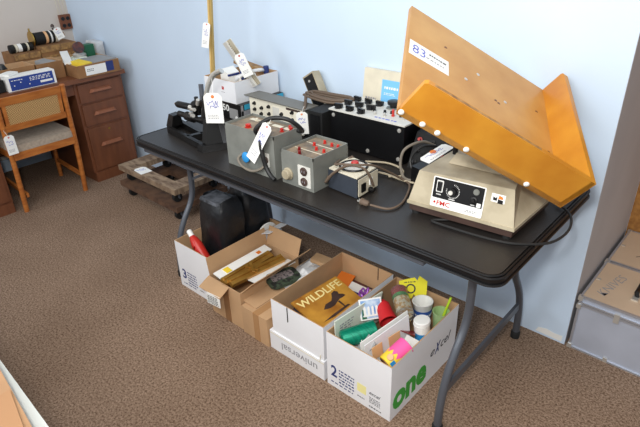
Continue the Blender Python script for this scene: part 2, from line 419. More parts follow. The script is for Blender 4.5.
# control panel on the front face
fa, fb, fc, fd = [p+Z*.786 for p in bot[:1]][0], bot[1]+Z*.786, tpq[1], tpq[0]
PX = (fb-fa).normalized(); PYv = ((fc+fd)-(fa+fb)); PYv = (PYv-PX*PYv.dot(PX)).normalized(); PN = PX.cross(PYv)
def fp(u, v, n=0): return fa+PX*u+PYv*v+PN*n
bm = B(); plate(bm, fp(.078, .004, .0005), PX, PYv, rrect(.172, .098, .004), .002); pn = obj('control_panel', bm, 'white', fj)
bm = B(); plate(bm, fp(.082, .034, .0026), PX, PYv, rrect(.164, .065, .003), .001); obj('black_faceplate', bm, 'black', pn)
bm = B(); plate(bm, fp(.092, .054, .0036), PX, PYv, rrect(.022, .038, .002), .002); plate(bm, fp(.094, .056, .0056), PX, PYv, rrect(.018, .034, .002), -.0002); s = obj('rocker_switch', bm, 'white', pn)
bm = B(); plate(bm, fp(.0955, .058, .0056), PX, PYv, rrect(.015, .03, .002), .003); obj('rocker', bm, 'black', s, bevel=.001)
bm = B(); c = fp(.148, .066, .0036)
lathe(bm, c, PN, [(.024, 0), (.024, .0012)], n=32); d = obj('dial', bm, 'black', pn)
bm = B()
for k in range(22):
    a = -.8+k*(2*PI-1.5)/21+PI*1.2; u = PX*math.cos(a)+PYv*math.sin(a); bar(bm, c+u*.0195+PN*.0015, c+u*.023+PN*.0015, .0014, .0006, PN)
obj('dial_marks', bm, 'white', d)
bm = B(); lathe(bm, c, PN, [(.013, .001), (.012, .008), (.011, .009)], n=24); k_ = obj('dial_knob', bm, 'black', d, smooth=True)
bm = B(); lathe(bm, c-PX*.004-PYv*.004, PN, [(.0075, .009), (.007, .012)], n=20); obj('knob_cap', bm, 'ivory', k_)
bm = B(); lathe(bm, fp(.222, .082, .0036), PN, [(.010, 0), (.010, .003), (.008, .005)], n=22); obj('round_button', bm, 'grey_box', pn, smooth=True)
bm = B(); lathe(bm, fp(.218, .055, .0036), PN, [(.013, 0), (.011, .003), (.007, .004), (.006, .012)], n=22); obj('small_knob', bm, 'iron', pn, smooth=True)
bm = B(); plate(bm, fp(.229, .036, .0036), PX, PYv, rrect(.013, .013, .001), .001); obj('white_key', bm, 'white', pn)
bm = B(); write(bm, 'FMC', fp(.100, .011, .0026), PX, PYv, .015, .045, bold=.018); plate(bm, fp(.088, .019, .0026), PX, PYv, [(0, 0), (.004, -.005), (.009, 0), (.004, .005)], .0008); obj('lettering', bm, 'red', pn)
bm = B(); textlines(bm, fp(.094, .043, .0036), PX, PYv, .016, .008, 1); textlines(bm, fp(.138, .036, .0036), PX, PYv, .02, .008, 1); textlines(bm, fp(.21, .036, .0036), PX, PYv, .014, .007, 1); obj('small_lettering', bm, 'white', pn)
bm = B(); textlines(bm, fp(.195, .012, .0026), PX, PYv, .04, .009, 2); obj('fine_print', bm, 'blk_ink', pn)
bm = B(); plate(bm, fp(.268, .066, .0004), PX, PYv, [(0, 0), (.042, 0), (.042, .026), (0, .026)], .001); st = obj('maker_sticker', bm, 'white', fj)
bm = B(); plate(bm, fp(.274, .071, .0014), PX, PYv, [(0, 0), (.012, 0), (.012, .012), (.006, .008), (0, .012)], .0006); plate(bm, fp(.289, .064, .0014), PX, PYv, [(0, 0), (.016, 0), (.016, .011), (0, .013)], .0006); obj('black_mark', bm, 'black', st)
bm = B(); plate(bm, fp(.289, .078, .0014), PX, PYv, [(0, 0), (.016, 0), (.012, .008), (.002, .011)], .0006); obj('orange_mark', bm, 'orange', st)
bm = B(); tube(bm, [(-.27, .21, .748), (-.313, .172, .746), (-.229, .170, .746), (-.114, .180, .747), (-.04, .205, .747), (.03, .275, .745), (.046, .38, .745), (.016, .48, .747), (-.045, .53, .752)], .0042); pc = obj('power_cord', bm, 'cord_b', fj, smooth=True)

# ------------------------------------------------------------------ grey transformer boxes
def rimmed_box(th, x0, x1, y0, y1, z0, z1, rec=.012, t=.003):
    bm = B(); bx(bm, x0, x1, y0, y1, z0, z1-rec)
    for a in ((x0, x1, y0, y0+t), (x0, x1, y1-t, y1), (x0, x0+t, y0, y1), (x1-t, x1, y0, y1)): bx(bm, *a, z1-rec, z1)
    obj('case', bm, 'grey_box', th)
    bm = B(); bx(bm, x0+t+.001, x1-t-.001, y0+t+.001, y1-t-.001, z1-rec, z1-rec+.002)
    p = obj('top_panel', bm, 'grey_top', th)
    return z1-rec+.002
def post(th, x, y, z, r=.006, h=.012, m='red', name='terminal_knob'):
    bm = B(); lathe(bm, (x, y, z), Z, [(r*1.25, 0), (r*1.25, h*.25), (r*.6, h*.3), (r, h*.5), (r, h), (r*.7, h*1.1)], n=14); obj(name, bm, m, th, smooth=True)
def outlet(th, o, x, y, w, h, n=1, plate_m='ivory'):
    bm = B(); plate(bm, o, x, y, rrect(w, h, .003), .002); p = obj('outlet_plate', bm, plate_m, th)
    nn = V(x).cross(V(y)).normalized()
    for i in range(n):
        c = V(o)+V(x)*w/2+V(y)*h*(i+.5)/n+nn*.002; r = min(w*.38, h/n*.4)
        bm = B(); lathe(bm, c, nn, [(r, 0), (r, .004), (r*.85, .005)], n=20); s = obj('socket', bm, 'umber', p, smooth=True)
        bm = B()
        for dx in (-.35, .35): bar(bm, c+V(x)*dx*r+nn*.0052-V(y)*r*.25, c+V(x)*dx*r+nn*.0052+V(y)*r*.25, .002, .001, nn)
        obj('slots', bm, 'grey_ink', s)

g1 = thing('transformer_box', (-1.08, .165, T), 'larger grey steel transformer box with thick black cable over its top', 'electrical box')
zt = rimmed_box(g1, -1.226, -.946, .086, .238, T, .914)
for i, (x, y) in enumerate(((-1.128, .125), (-1.088, .15), (-1.06, .112), (-1.04, .15), (-.985, .17), (-.965, .20))): post(g1, x, y, zt, .007 if i else .011, .013, ['red', 'cream', 'dred', 'cream', 'red', 'red'][i])
post(g1, -.985, .215, zt); post(g1, -1.16, .2, zt, .006, .01, 'cream')
bm = B()
for k in range(4): bx(bm, -1.2+k*.065, -1.15+k*.065, .195, .215, zt-.0005, zt+.0008)
obj('panel_marks', bm, 'cream', g1)
outlet(g1, (-1.012, .086, .785), X, Z, .036, .055, 1, 'ivory')
bm = B(); tube(bm, [(-1.03, .09, .90), (-1.02, .07, .935), (-.975, .10, .975), (-.925, .13, .978), (-.90, .16, .955), (-.905, .2, .915), (-.93, .2, .912)], .0085, n=10)
tube(bm, [(-1.0, .09, .91), (-.995, .066, .89), (-.985, .062, .84), (-.975, .065, .795), (-.95, .062, .768), (-.925, .06, .757)], .0085, n=10); obj('thick_cable', bm, 'cord_b', g1, smooth=True)
bm = B(); tube(bm, [(-1.14, .09, .80), (-1.14, .068, .785), (-1.11, .06, .765), (-1.06, .062, .757), (-1.02, .07, .77), (-1.0, .088, .79)], .0055, n=10); obj('lead', bm, 'cord_g', g1, smooth=True)
bm = B(); lathe(bm, (-1.105, .086, .797), (0, -1, .1), [(.019, 0), (.021, .004), (.021, .010), (.017, .013)], n=28); cp = obj('blue_round_cap', bm, 'blue', g1, smooth=True)

g2 = thing('transformer_box', (-.83, .19, T), 'smaller grey steel transformer box with round dial and two sockets on its front', 'electrical box')
zt = rimmed_box(g2, -.918, -.757, .094, .29, T, .873)
for i, (x, y) in enumerate(((-.872, .145), (-.842, .255), (-.802, .25), (-.772, .25), (-.845, .118), (-.822, .185), (-.785, .185), (-.86, .215))): post(g2, x, y, zt, .0055, .012, 'dred' if i in (0, 4) else 'red')
bm = B()
for y in (.16, .225): bx(bm, -.91, -.765, y, y+.003, zt-.0005, zt+.001)
obj('panel_marks', bm, 'cream', g2)
outlet(g2, (-.833, .094, .752), X, Z, .062, .082, 2, 'ivory')
bm = B(); lathe(bm, (-.884, .094, .783), -Y, [(.024, 0), (.024, .004), (.02, .006), (.019, .018), (.017, .02)], n=28); obj('round_dial', bm, 'putty', g2, smooth=True)

# ------------------------------------------------------------------ small variable transformer
q = [V((-.742, .157, 0)), V((-.600, .146, 0)), V((-.606, .279, 0)), V((-.748, .292, 0))]
va = thing('variable_transformer', (-.67, .22, T), 'small slate-blue transformer with beige top, black carrying handle and cord coiled over it', 'electrical box')
bm = B(); quadbox(bm, [p+Z*(T+.006) for p in q], [p+Z*.818 for p in q]); obj('case', bm, 'slate', va, bevel=.003)
for p in ins(q, .02):
    bm = B(); lathe(bm, p+Z*T, Z, [(.008, 0), (.008, .007)]); obj('foot', bm, 'rubber', va)
bm = B(); quadbox(bm, [p+Z*.8185 for p in ins(q, .003)], [p+Z*.8225 for p in ins(q, .003)]); obj('top_plate', bm, 'cream', va)
vx, vy = X*1, (q[2]-q[1]).normalized()
bm = B(); plate(bm, q[1]+V((.0005, .006, .749)), vy, Z, rrect(.12, .066, .002), .002); fpn = obj('side_plate', bm, 'cream', va)
bm = B(); plate(bm, q[1]+V((.003, .02, .762)), vy, Z, rrect(.026, .032, .002), .003); obj('black_socket', bm, 'black', fpn)
bm = B(); plate(bm, q[1]+V((.003, .065, .775)), vy, Z, rrect(.018, .028, .002), .004); obj('switch', bm, 'white', fpn)
bm = B(); lathe(bm, q[1]+V((.003, .07, .758)), X, [(.010, 0), (.01, .008), (.006, .012), (.006, .02)], n=16); obj('fuse_holder', bm, 'iron', fpn, smooth=True)
bm = B(); lathe(bm, (-.675, .222, .8226), Z, [(.046, 0), (.046, .0025)], n=36); dl = obj('dial_plate', bm, 'ivory', va)
bm = B(); tube(bm, [(-.675+.05*math.cos(a*PI/12), .222+.05*math.sin(a*PI/12), .826) for a in range(0, 25)], .004, n=8, smooth=False); obj('dial_ring', bm, 'iron', va, smooth=True)
bm = B(); lathe(bm, (-.68, .235, .825), Z, [(.015, 0), (.014, .010), (.012, .012)], n=20); obj('red_knob', bm, 'red', va, smooth=True)
bm = B(); lathe(bm, (-.70, .205, .825), Z, [(.009, 0), (.009, .006)], n=16); obj('black_knob', bm, 'black', va)
bm = B(); tube(bm, [(-.735, .29, .825), (-.75, .2, .80), (-.735, .135, .775), (-.705, .14, .815), (-.66, .17, .848), (-.605, .185, .848), (-.588, .2, .82), (-.585, .22, .775)], .0065, n=10, flat=.6); obj('handle_strap', bm, 'cord_br', va, smooth=True)
bm = B(); tube(bm, [(-.745, .225, .828), (-.72, .17, .838), (-.68, .165, .85), (-.63, .19, .852), (-.60, .24, .84), (-.585, .32, .79), (-.555, .37, .75), (-.515, .35, .747), (-.475, .27, .747), (-.455, .20, .747), (-.47, .15, .746), (-.53, .13, .75)], .0042, n=10); vc = obj('power_cord', bm, 'cord_br', va, smooth=True)
bm = B(); lathe(bm, (-.535, .128, .752), (-1, .05, 0), [(.006, 0), (.011, .006), (.011, .024), (.013, .026), (.013, .032)], n=14); pl = obj('plug', bm, 'cord_br', va, smooth=True)
bm = B()
for dy in (-.005, .005): bar(bm, (-.566, .13+dy, .752), (-.583, .131+dy, .752), .001, .006, Z)
obj('prong', bm, 'steel', pl)

# loose tan cord behind it
bm = B(); tube(bm, [(-.78, .43, .747), (-.70, .47, .747), (-.62, .455, .747), (-.585, .40, .748), (-.62, .365, .748)], .004, n=8)
tube(bm, [(-.70, .35, .755), (-.64, .37, .752), (-.57, .37, .748), (-.52, .375, .747), (-.47, .40, .747)], .004, n=8)
top('loose_cord', bm, 'cord_w', (-.62, .41, T), 'tan electric cord lying between the small transformer and the black instrument', 'cord', smooth=True)

# ------------------------------------------------------------------ black instrument with dials
bi = thing('test_instrument', (-.84, .6, T), 'black-sided laboratory instrument with pale panel of nine black knobs', 'instrument')
bm = B(); bx(bm, -1.022, -.645, .498, .704, T+.004, .902); obj('case', bm, 'black', bi, bevel=.003)
bm = B(); bx(bm, -1.028, -.640, .493, .71, .9022, .908); obj('top_panel', bm, 'ivory', bi, bevel=.001)
for x in (-1.005, -.67):
    for y in (.515, .69):
        bm = B(); lathe(bm, (x, y, T), Z, [(.008, 0), (.008, .005)]); obj('foot', bm, 'rubber', bi)
for x, z in ((-.668, .882), (-.668, .762), (-.82, .762), (-1.005, .882)):
    bm = B(); lathe(bm, (x, .4985, z), -Y, [(.009, 0), (.008, .003), (.004, .004)], n=14); obj('case_screw', bm, 'steel', bi, smooth=True)
for i, x in enumerate((-.995, -.935, -.875)):
    for j, y in enumerate((.52, .585, .65)):
        th_ = random.uniform(0, PI)
        bm = B(); lathe(bm, (x, y, .9082), Z, [(.017, 0), (.017, .004), (.013, .006), (.0125, .015)], n=22)
        d = V((math.cos(th_*.2-.2), math.sin(th_*.2-.2), 0)); bar(bm, V((x, y, .921))-d*.017, V((x, y, .921))+d*.02, .011, .014, Z)
        k_ = obj('pointer_knob', bm, 'black', bi, bevel=.0012)
bm = B(); lathe(bm, (-.805, .655, .9082), Z, [(.032, 0), (.03, .004)], n=32); ds = obj('dial_skirt', bm, 'grey_box', bi)
bm = B(); lathe(bm, (-.805, .655, .912), Z, [(.015, 0), (.015, .012), (.026, .014), (.027, .026), (.024, .028)], n=28); obj('large_knob', bm, 'black', ds, smooth=True)
for x, y, m, h in ((-.845, .575, 'iron', .024), (-.82, .545, 'steel', .012), (-.80, .585, 'iron', .010), (-.775, .548, 'steel', .012), (-.77, .59, 'iron', .01), (-.745, .565, 'red', .026), (-.715, .575, 'iron', .014), (-.69, .56, 'steel', .012), (-.725, .6, 'iron', .01), (-.665, .57, 'ivory', .016)):
    post(bi, x, y, .9082, .0055, h, m, 'binding_post')
bm = B(); textlines(bm, (-.80, .508, .9082), X, Y, .11, .018, 1); obj('fine_print', bm, 'ink', bi)
bm = B()
for x in (-.995, -.935, -.875):
    for y in (.52, .585, .65):
        for k in range(9):
            a = k*PI/4.5; u = V((math.cos(a), math.sin(a), 0)); bar(bm, V((x, y, .9083))+u*.019, V((x, y, .9083))+u*.022, .0012, .0005, Z)
obj('dial_marks', bm, 'blk_ink', bi)

# narrow black case left of it
nb = thing('carrying_case', (-1.075, .53, T), 'narrow black case standing against the left end of the instrument', 'case')
bm = B(); bx(bm, -1.112, -1.032, .455, .66, T, .893); obj('shell', bm, 'blackm', nb, bevel=.004)
bm = B(); bx(bm, -1.1, -1.044, .4525, .4548, .76, .88); obj('front_panel', bm, 'black', nb)

# coil of brown cable
bm = B()
for k in range(5):
    o = k*.007; z = .900+(k % 2)*.009
    P = [(-1.275+o, .60+o*1.5, z), (-1.2, .575+o, z+.003), (-1.1, .57+o, z+.001), (-1.03+o*.6, .60+o, z-.002+.007), (-1.042+o, .66-o*.5, z+.006), (-1.14, .66-o*.8, z+.004), (-1.24, .655-o*.5, z+.002), (-1.275+o, .60+o*1.5, z)]
    tube(bm, P, .0055, n=7, k=6)
tube(bm, [(-1.26, .6, .9), (-1.20, .53, .885), (-1.165, .475, .85), (-1.16, .447, .79), (-1.155, .44, .746)], .0075, n=8)
top('cable_coil', bm, 'cord_br', (-1.16, .61, .893), 'coil of brown cable lying on top of the narrow black case', 'cable', smooth=True)

# handset leaning against the wall
hs = thing('hand_meter', (-1.2, .72, T), 'beige and black handheld meter standing upright against the wall behind the cable coil', 'meter')
a, b = V((-1.345, .73, .96)), V((-1.20, .70, .742)); ax = (b-a).normalized(); n_ = V((.02, -.99, .1)); n_ = (n_-ax*n_.dot(ax)).normalized(); sx = ax.cross(n_)
bm = B(); bar(bm, a, b, .074, .05, n_); obj('housing', bm, 'putty', hs, bevel=.006)
bm = B(); bar(bm, a+ax*.008+n_*.0262, a+ax*.17+n_*.0262, .062, .004, n_); fpz = obj('black_face', bm, 'black', hs, bevel=.001)
bm = B(); lathe(bm, a+ax*.035+n_*.028, n_, [(.006, 0), (.006, .003)], n=14); obj('button', bm, 'steel', fpz)

# manual leaning on wall
mn = thing('manual_binder', (-.93, .745, T), 'cream binder with blue label leaning on the wall behind the instrument', 'binder')
bm = B(); quadbox(bm, [(-1.03, .716, T), (-.80, .716, T), (-.80, .734, T), (-1.03, .734, T)], [(-1.033, .752, 1.03), (-.80, .752, 1.03), (-.80, .77, 1.03), (-1.033, .77, 1.03)]); obj('cover', bm, 'cream', mn, bevel=.002)
s_ = V((0, .036, .29)).normalized()
bm = B(); plate(bm, V((-.93, .7155, T))+s_*.12-Y*.0008, X, s_, [(0, 0), (.125, 0), (.125, .135), (0, .135)], .001); bl_ = obj('blue_label', bm, mat('sky_blue_print', (120, 190, 236), .5), mn)
bm = B(); textlines(bm, V((-.915, .7155, T))+s_*.212-Y*.0022, X, s_, .08, .024, 1); textlines(bm, V((-.915, .7155, T))+s_*.19-Y*.0022, X, s_, .06, .012, 2); obj('lettering', bm, 'white', bl_)
bm = B(); textlines(bm, V((-1.015, .7155, T))+s_*.155-Y*.0008, X, s_, .06, .022, 1); obj('fine_print', bm, 'grey_ink', mn)

# ------------------------------------------------------------------ cream oscilloscope unit
sc = thing('signal_generator', (-1.37, .6, T), 'low cream instrument with small knobs and loose grey lid behind the larger transformer', 'instrument')
bm = B(); bx(bm, -1.535, -1.19, .503, .60, T+.012, .862); obj('case', bm, 'grey_box', sc, bevel=.003)
for x in (-1.52, -1.21):
    for y in (.52, .585):
        bm = B(); lathe(bm, (x, y, T), Z, [(.009, 0), (.009, .013)]); obj('foot', bm, 'rubber', sc)
bm = B(); bx(bm, -1.542, -1.183, .495, .503, T+.008, .868); obj('front_panel', bm, mat('pale_cream_panel', (234, 228, 210), .5), sc, bevel=.001)
for x, z in ((-1.505, .845), (-1.505, .815), (-1.455, .83), (-1.405, .845), (-1.405, .81), (-1.46, .80), (-1.32, .825), (-1.25, .845), (-1.25, .81)):
    bm = B(); lathe(bm, (x, .495, z), -Y, [(.009, 0), (.009, .003), (.0065, .004), (.006, .012)], n=18); obj('small_knob', bm, 'black', sc, smooth=True)
bm = B(); bx(bm, -1.29, -1.20, .4942, .496, .852, .862); obj('name_strip', bm, 'umber', sc)
bm = B(); bx(bm, -1.38, -1.335, .4935, .4955, .80, .85); obj('scale_window', bm, 'ivory', sc)
bm = B(); quadbox(bm, [(-1.565, .482, .876), (-1.165, .485, .870), (-1.165, .58, .870), (-1.56, .58, .874)], [(-1.565, .482, .880), (-1.165, .485, .874), (-1.165, .58, .874), (-1.56, .58, .878)]); bx(bm, -1.5, -1.2, .52, .57, .860, .8705); obj('loose_lid', bm, mat('dull_grey_lid', (112, 110, 104), .5), sc)

# ------------------------------------------------------------------ boxes at the back left of the table
cb = thing('tool_carton', (-1.72, .6, T), 'black carton with cyan stripes under the white open box', 'box')
bm = B(); bx(bm, -1.855, -1.575, .462, .758, T, .826); obj('carton_body', bm, 'black', cb, bevel=.002)
bm = B(); bx(bm, -1.5755, -1.5735, .465, .755, T+.004, .758); bx(bm, -1.5755, -1.5735, .485, .535, .798, .824); bx(bm, -1.5755, -1.5735, .7, .757, .80, .825); obj('cyan_stripe', bm, 'cyan', cb)
bm = B(); bx(bm, -1.5755, -1.5745, .465, .56, .76, .795); bx(bm, -1.5755, -1.5745, .463, .478, T+.002, .824); obj('grey_print', bm, 'grey_ink', cb)
bm = B(); write(bm, '50', (-1.715, .4618, .78), X, Z, .034, .05, bold=.02); obj('lettering', bm, 'white', cb)
bm = B(); bx(bm, -1.665, -1.60, .4605, .4622, .748, .80); obj('picture_panel', bm, 'lampgrey', cb)
bm = B(); lathe(bm, (-1.612, .4605, .757), -Y, [(.009, 0), (.009, .001)], n=16); obj('white_spot', bm, 'white', cb)

wb = thing('white_carton', (-1.72, .6, .827), 'white open-topped box with a small red logo, full of odds and ends', 'box')
open_box(wb, -1.842, -1.603, .462, .755, .827, .936)
bm = B(); bx(bm, -1.705, -1.69, .4605, .4622, .888, .903); obj('red_logo', bm, 'red', wb)
bm = B(); bx(bm, -1.703, -1.692, .4598, .4606, .896, .8985); textlines(bm, (-1.712, .4615, .872), X, Z, .03, .006, 1); obj('logo_print', bm, 'grey_ink', wb)
# contents
i1 = thing('small_box', (-1.74, .56, .832), 'small white box in the white open box beside the wooden stick', 'box')
bm = B(); quadbox(bm, [(-1.78, .52, .832), (-1.69, .5, .832), (-1.68, .56, .832), (-1.77, .6, .832)], [(-1.78, .52, .965), (-1.69, .5, .958), (-1.68, .56, .96), (-1.77, .6, .97)]); obj('carton', bm, 'white', i1, bevel=.001)
bm = B(); quadbox(bm, [(-1.695, .4985, .945), (-1.688, .4985, .945), (-1.678, .56, .945), (-1.685, .56, .945)], [(-1.695, .4985, .955), (-1.687, .4985, .955), (-1.677, .56, .957), (-1.685, .56, .957)]); obj('blue_band', bm, 'navy', i1)
def slab(bm, c, sx, sy, sz, rz=0, ry=0, rx=0, idx=0):
    R = M.Rotation(rz, 3, 'Z') @ M.Rotation(ry, 3, 'Y') @ M.Rotation(rx, 3, 'X'); c = V(c)
    P = [(-sx/2, -sy/2), (sx/2, -sy/2), (sx/2, sy/2), (-sx/2, sy/2)]
    quadbox(bm, [c+R @ V((a, b, -sz/2)) for a, b in P], [c+R @ V((a, b, sz/2)) for a, b in P], idx)
bm = B(); slab(bm, (-1.75, .69, .957), .16, .05, .02, .3, .25); top('wood_block', bm, 'worn', (-1.75, .69, .94), 'brown wooden block lying across the back of the white open box', 'block')
bm = B(); lathe(bm, (-1.655, .53, .832), (0.1, 0, 1), [(.015, 0), (.015, .09), (.009, .1), (.009, .115)], n=18); top('small_bottle', bm, 'white', (-1.655, .53, .832), 'small white bottle standing at the front of the white open box', 'bottle', smooth=True)
bm = B(); lathe(bm, (-1.675, .57, .832), (0, .1, 1), [(.016, 0), (.016, .12), (.014, .13)], n=18); top('blue_tube', bm, 'navy', (-1.675, .57, .832), 'dark blue tube standing in the middle of the white open box', 'tube', smooth=True)
bm = B(); lathe(bm, (-1.63, .70, .832), (0, 0, 1), [(.014, 0), (.014, .135)], n=18); top('blue_tube', bm, 'navy', (-1.63, .70, .832), 'blue cylinder at the right back corner of the white open box', 'tube', smooth=True)
bm = B(); tube(bm, [(-1.66, .52, .94), (-1.63, .56, .955), (-1.66, .61, .95), (-1.63, .66, .955), (-1.645, .70, .94)], .009, n=8); tube(bm, [(-1.64, .50, .935), (-1.65, .57, .945), (-1.625, .62, .94)], .007); top('crumpled_bag', bm, 'poly', (-1.64, .6, .93), 'crumpled clear plastic in the white open box', 'bag', smooth=True)
# grey stapler-like tool
gt = thing('hand_stapler', (-1.65, .56, .9), 'grey ribbed metal hand tool sticking up out of the white open box', 'tool')
a = V((-1.69, .511, 1.115)); b = V((-1.585, .59, .90)); d = (b-a).normalized(); s_ = V((.62, -.2, .5)); s_ = (s_-d*s_.dot(d)).normalized()
bm = B(); bar(bm, a, b, .036, .034, s_); obj('channel', bm, 'ivory', gt, bevel=.003)
bm = B(); bar(bm, a+s_*.02+d*.0, b+s_*.02, .016, .012, s_); obj('spring_bar', bm, 'putty', gt)
bm = B()
for k in range(7): bar(bm, a+d*(.02+k*.01)+s_*.0165-d.cross(s_)*.012, a+d*(.02+k*.01)+s_*.0165+d.cross(s_)*.012, .003, .004, s_)
obj('ribs', bm, 'grey_metal', gt)
# sticks
rd = thing('measuring_stick', (-1.80, .505, .832), 'tall pair of pale wooden sticks standing in the white open box', 'stick')
d = V((.047, .01, .45)).normalized(); p = V((-1.822, .486, .832))
bm = B(); bar(bm, p, p+d*.92, .011, .011); obj('stick', bm, 'stick', rd)
bm = B(); bar(bm, p+V((.012, .005, 0)), p+V((.012, .005, 0))+d*.91, .010, .010); obj('stick', bm, mat('olive_stick', (176, 150, 90), .6), rd)
price_tag('small price tag tied halfway up the tall wooden sticks', (-1.786, .462, 1.198), (-1.761, .476, 1.198), (-1.774, .466, 1.09), (-1.808, .442, 1.074), [(-1.78, .475, 1.2), (-1.785, .485, 1.21)])
price_tag('price tag hanging on the grey hand tool in the white open box', (-1.631, .500, 1.058), (-1.599, .526, 1.067), (-1.561, .555, .97), (-1.602, .523, .939), [(-1.63, .535, 1.075)])

# ------------------------------------------------------------------ black cast iron press
pr = thing('bench_press', (-1.6, .2, T), 'black cast-iron bench tool with a silver lever at the left end of the table', 'tool')
bm = B()
A0, A1, B0, B1 = V((-1.75, .155, 0)), V((-1.415, .105, 0)), V((-1.79, .245, 0)), V((-1.385, .17, 0))
for p, q_ in ((A0, A1), (B0, B1)): bar(bm, p+Z*(T+.016), q_+Z*(T+.016), .02, .03, Z)
for p, q_ in ((A0, B0), (A0.lerp(A1, .55), B0.lerp(B1, .6)), (A1, B1)): bar(bm, p+Z*(T+.016), q_+Z*(T+.016), .022, .03, Z)
quadbox(bm, [V((-1.44, .085, T)), V((-1.40, .085, T)), V((-1.345, .185, T)), V((-1.385, .2, T))], [V((-1.437, .09, T+.03)), V((-1.403, .09, T+.03)), V((-1.352, .185, T+.03)), V((-1.388, .195, T+.03))])
obj('base_frame', bm, 'iron', pr, bevel=.003)
bm = B(); quadbox(bm, [V((-1.445, .12, T+.03)), V((-1.40, .11, T+.03)), V((-1.368, .175, T+.03)), V((-1.41, .185, T+.03))], [V((-1.435, .135, .875)), V((-1.405, .13, .875)), V((-1.385, .17, .875)), V((-1.415, .175, .875))]); obj('right_post', bm, 'blackm', pr, bevel=.004)
bm = B(); quadbox(bm, [V((-1.77, .155, T+.028)), V((-1.725, .155, T+.028)), V((-1.725, .22, T+.028)), V((-1.78, .225, T+.028))], [V((-1.75, .165, .828)), V((-1.705, .16, .828)), V((-1.705, .20, .828)), V((-1.755, .21, .828))]); obj('left_block', bm, 'iron', pr, bevel=.008)
bm = B(); cyl(bm, (-1.69, .185, .838), (-1.43, .165, .845), .013); cyl(bm, (-1.62, .18, .84), (-1.56, .175, .842), .021); obj('lower_shaft', bm, 'iron', pr, smooth=True)
bm = B(); lathe(bm, (-1.715, .195, .876), (.95, .1, .0), [(.011, 0), (.016, .012), (.016, .12), (.012, .13), (.012, .27)], n=24); obj('barrel_handle', bm, 'black', pr, smooth=True)
bm = B(); lathe(bm, (-1.712, .195, .876), (-1, 0, 0), [(.006, 0), (.006, .012)], n=12); obj('handle_tip', bm, 'brass', pr)
bm = B(); lathe(bm, (-1.56, .20, .885), (0, 0, 1), [(.022, -.03), (.026, 0), (.02, .03), (.009, .035), (.009, .05)], n=20)
cyl(bm, (-1.53, .17, .87), (-1.50, .14, .93), .012); cyl(bm, (-1.50, .19, .86), (-1.49, .2, .95), .015); cyl(bm, (-1.55, .14, .86), (-1.45, .15, .86), .010); bar(bm, (-1.52, .2, .92), (-1.42, .17, .91), .03, .03)
cyl(bm, (-1.45, .15, .86), (-1.43, .16, .95), .016); obj('clamp_mechanism', bm, 'iron', pr, smooth=True)
for p, q_ in (((-1.55, .15, .895), (-1.53, .14, .91)), ((-1.51, .13, .875), (-1.49, .125, .88)), ((-1.53, .145, .895), (-1.49, .135, .905)), ((-1.57, .165, .865), (-1.545, .16, .87)), ((-1.47, .14, .93), (-1.455, .135, .955))):
    bm = B(); cyl(bm, p, q_, .008); obj('bolt', bm, 'steel', pr, smooth=True)
bm = B(); tube(bm, [(-1.445, .16, .93), (-1.43, .165, .98), (-1.415, .175, 1.025), (-1.395, .19, 1.06), (-1.36, .205, 1.078)], lambda t: .010+.007*t, n=12, flat=.6); obj('lever', bm, 'steel', pr, smooth=True)
bm = B(); bar(bm, (-1.50, .19, .93), (-1.51, .2, 1.0), .012, .02); obj('side_lever', bm, 'grey_metal', pr)
price_tag('large price tag hanging from the lever of the black cast-iron tool', (-1.386, .118, 1.0), (-1.326, .162, 1.0), (-1.325, .163, .873), (-1.388, .114, .868), [(-1.375, .16, 1.02), (-1.40, .18, 1.045)], ring='orange')
price_tag('long price tag on the cable of the larger grey transformer box', (-.982, .078, .965), (-.938, .081, .958), (-1.01, .046, .814), (-1.062, .042, .818), [(-.965, .1, .975)])
price_tag('price tag behind the two grey transformer boxes, on the cream instrument', (-1.163, .43, .878), (-1.123, .46, .884), (-1.12, .463, .785), (-1.16, .433, .775), [(-1.14, .45, .89), (-1.15, .47, .90)], ring='orange')

# ------------------------------------------------------------------ black terminal unit beside the instrument
tu = thing('terminal_unit', (-.52, .56, T), 'black electrical unit with binding posts and cord loops under the wooden tray', 'electrical unit')
bm = B(); quadbox(bm, [(-.625, .50, T), (-.425, .50, T), (-.425, .70, T), (-.625, .70, T)], [(-.625, .56, .87), (-.425, .56, .87), (-.425, .70, .89), (-.625, .70, .89)]); obj('case', bm, 'blackm', tu, bevel=.003)
nrm = V((0, -.13, .06)).normalized(); s_ = V((0, .06, .13)).normalized()
for i in range(3):
    for j in range(3):
        bm = B(); lathe(bm, V((-.60+i*.055, .51, .765))+s_*(j*.045), nrm, [(.009, 0), (.009, .004), (.006, .005), (.006, .014)], n=14); obj('binding_post', bm, ('red' if (i, j) in ((0, 2), (2, 1)) else 'iron'), tu, smooth=True)
bm = B(); tube(bm, [(-.53, .54, .84), (-.565, .50, .86), (-.60, .44, .84), (-.605, .42, .79), (-.58, .40, .752), (-.55, .385, .748), (-.52, .39, .748)], .0055, n=8); obj('grey_lead', bm, 'cord_g', tu, smooth=True)
bm = B(); tube(bm, [(-.50, .55, .84), (-.55, .48, .85), (-.58, .45, .80), (-.55, .44, .755), (-.50, .46, .755)], .005, n=8); tube(bm, [(-.57, .52, .80), (-.54, .47, .82), (-.49, .45, .80), (-.47, .46, .752)], .005, n=8); tube(bm, [(-.44, .55, .85), (-.48, .49, .85), (-.50, .46, .80), (-.49, .44, .752)], .0045, n=8); obj('black_lead', bm, 'cord_b', tu, smooth=True)
cs = thing('connector_strip', (-.49, .42, T), 'black strip of round connectors lying between the jogger and the open electrical unit', 'connector')
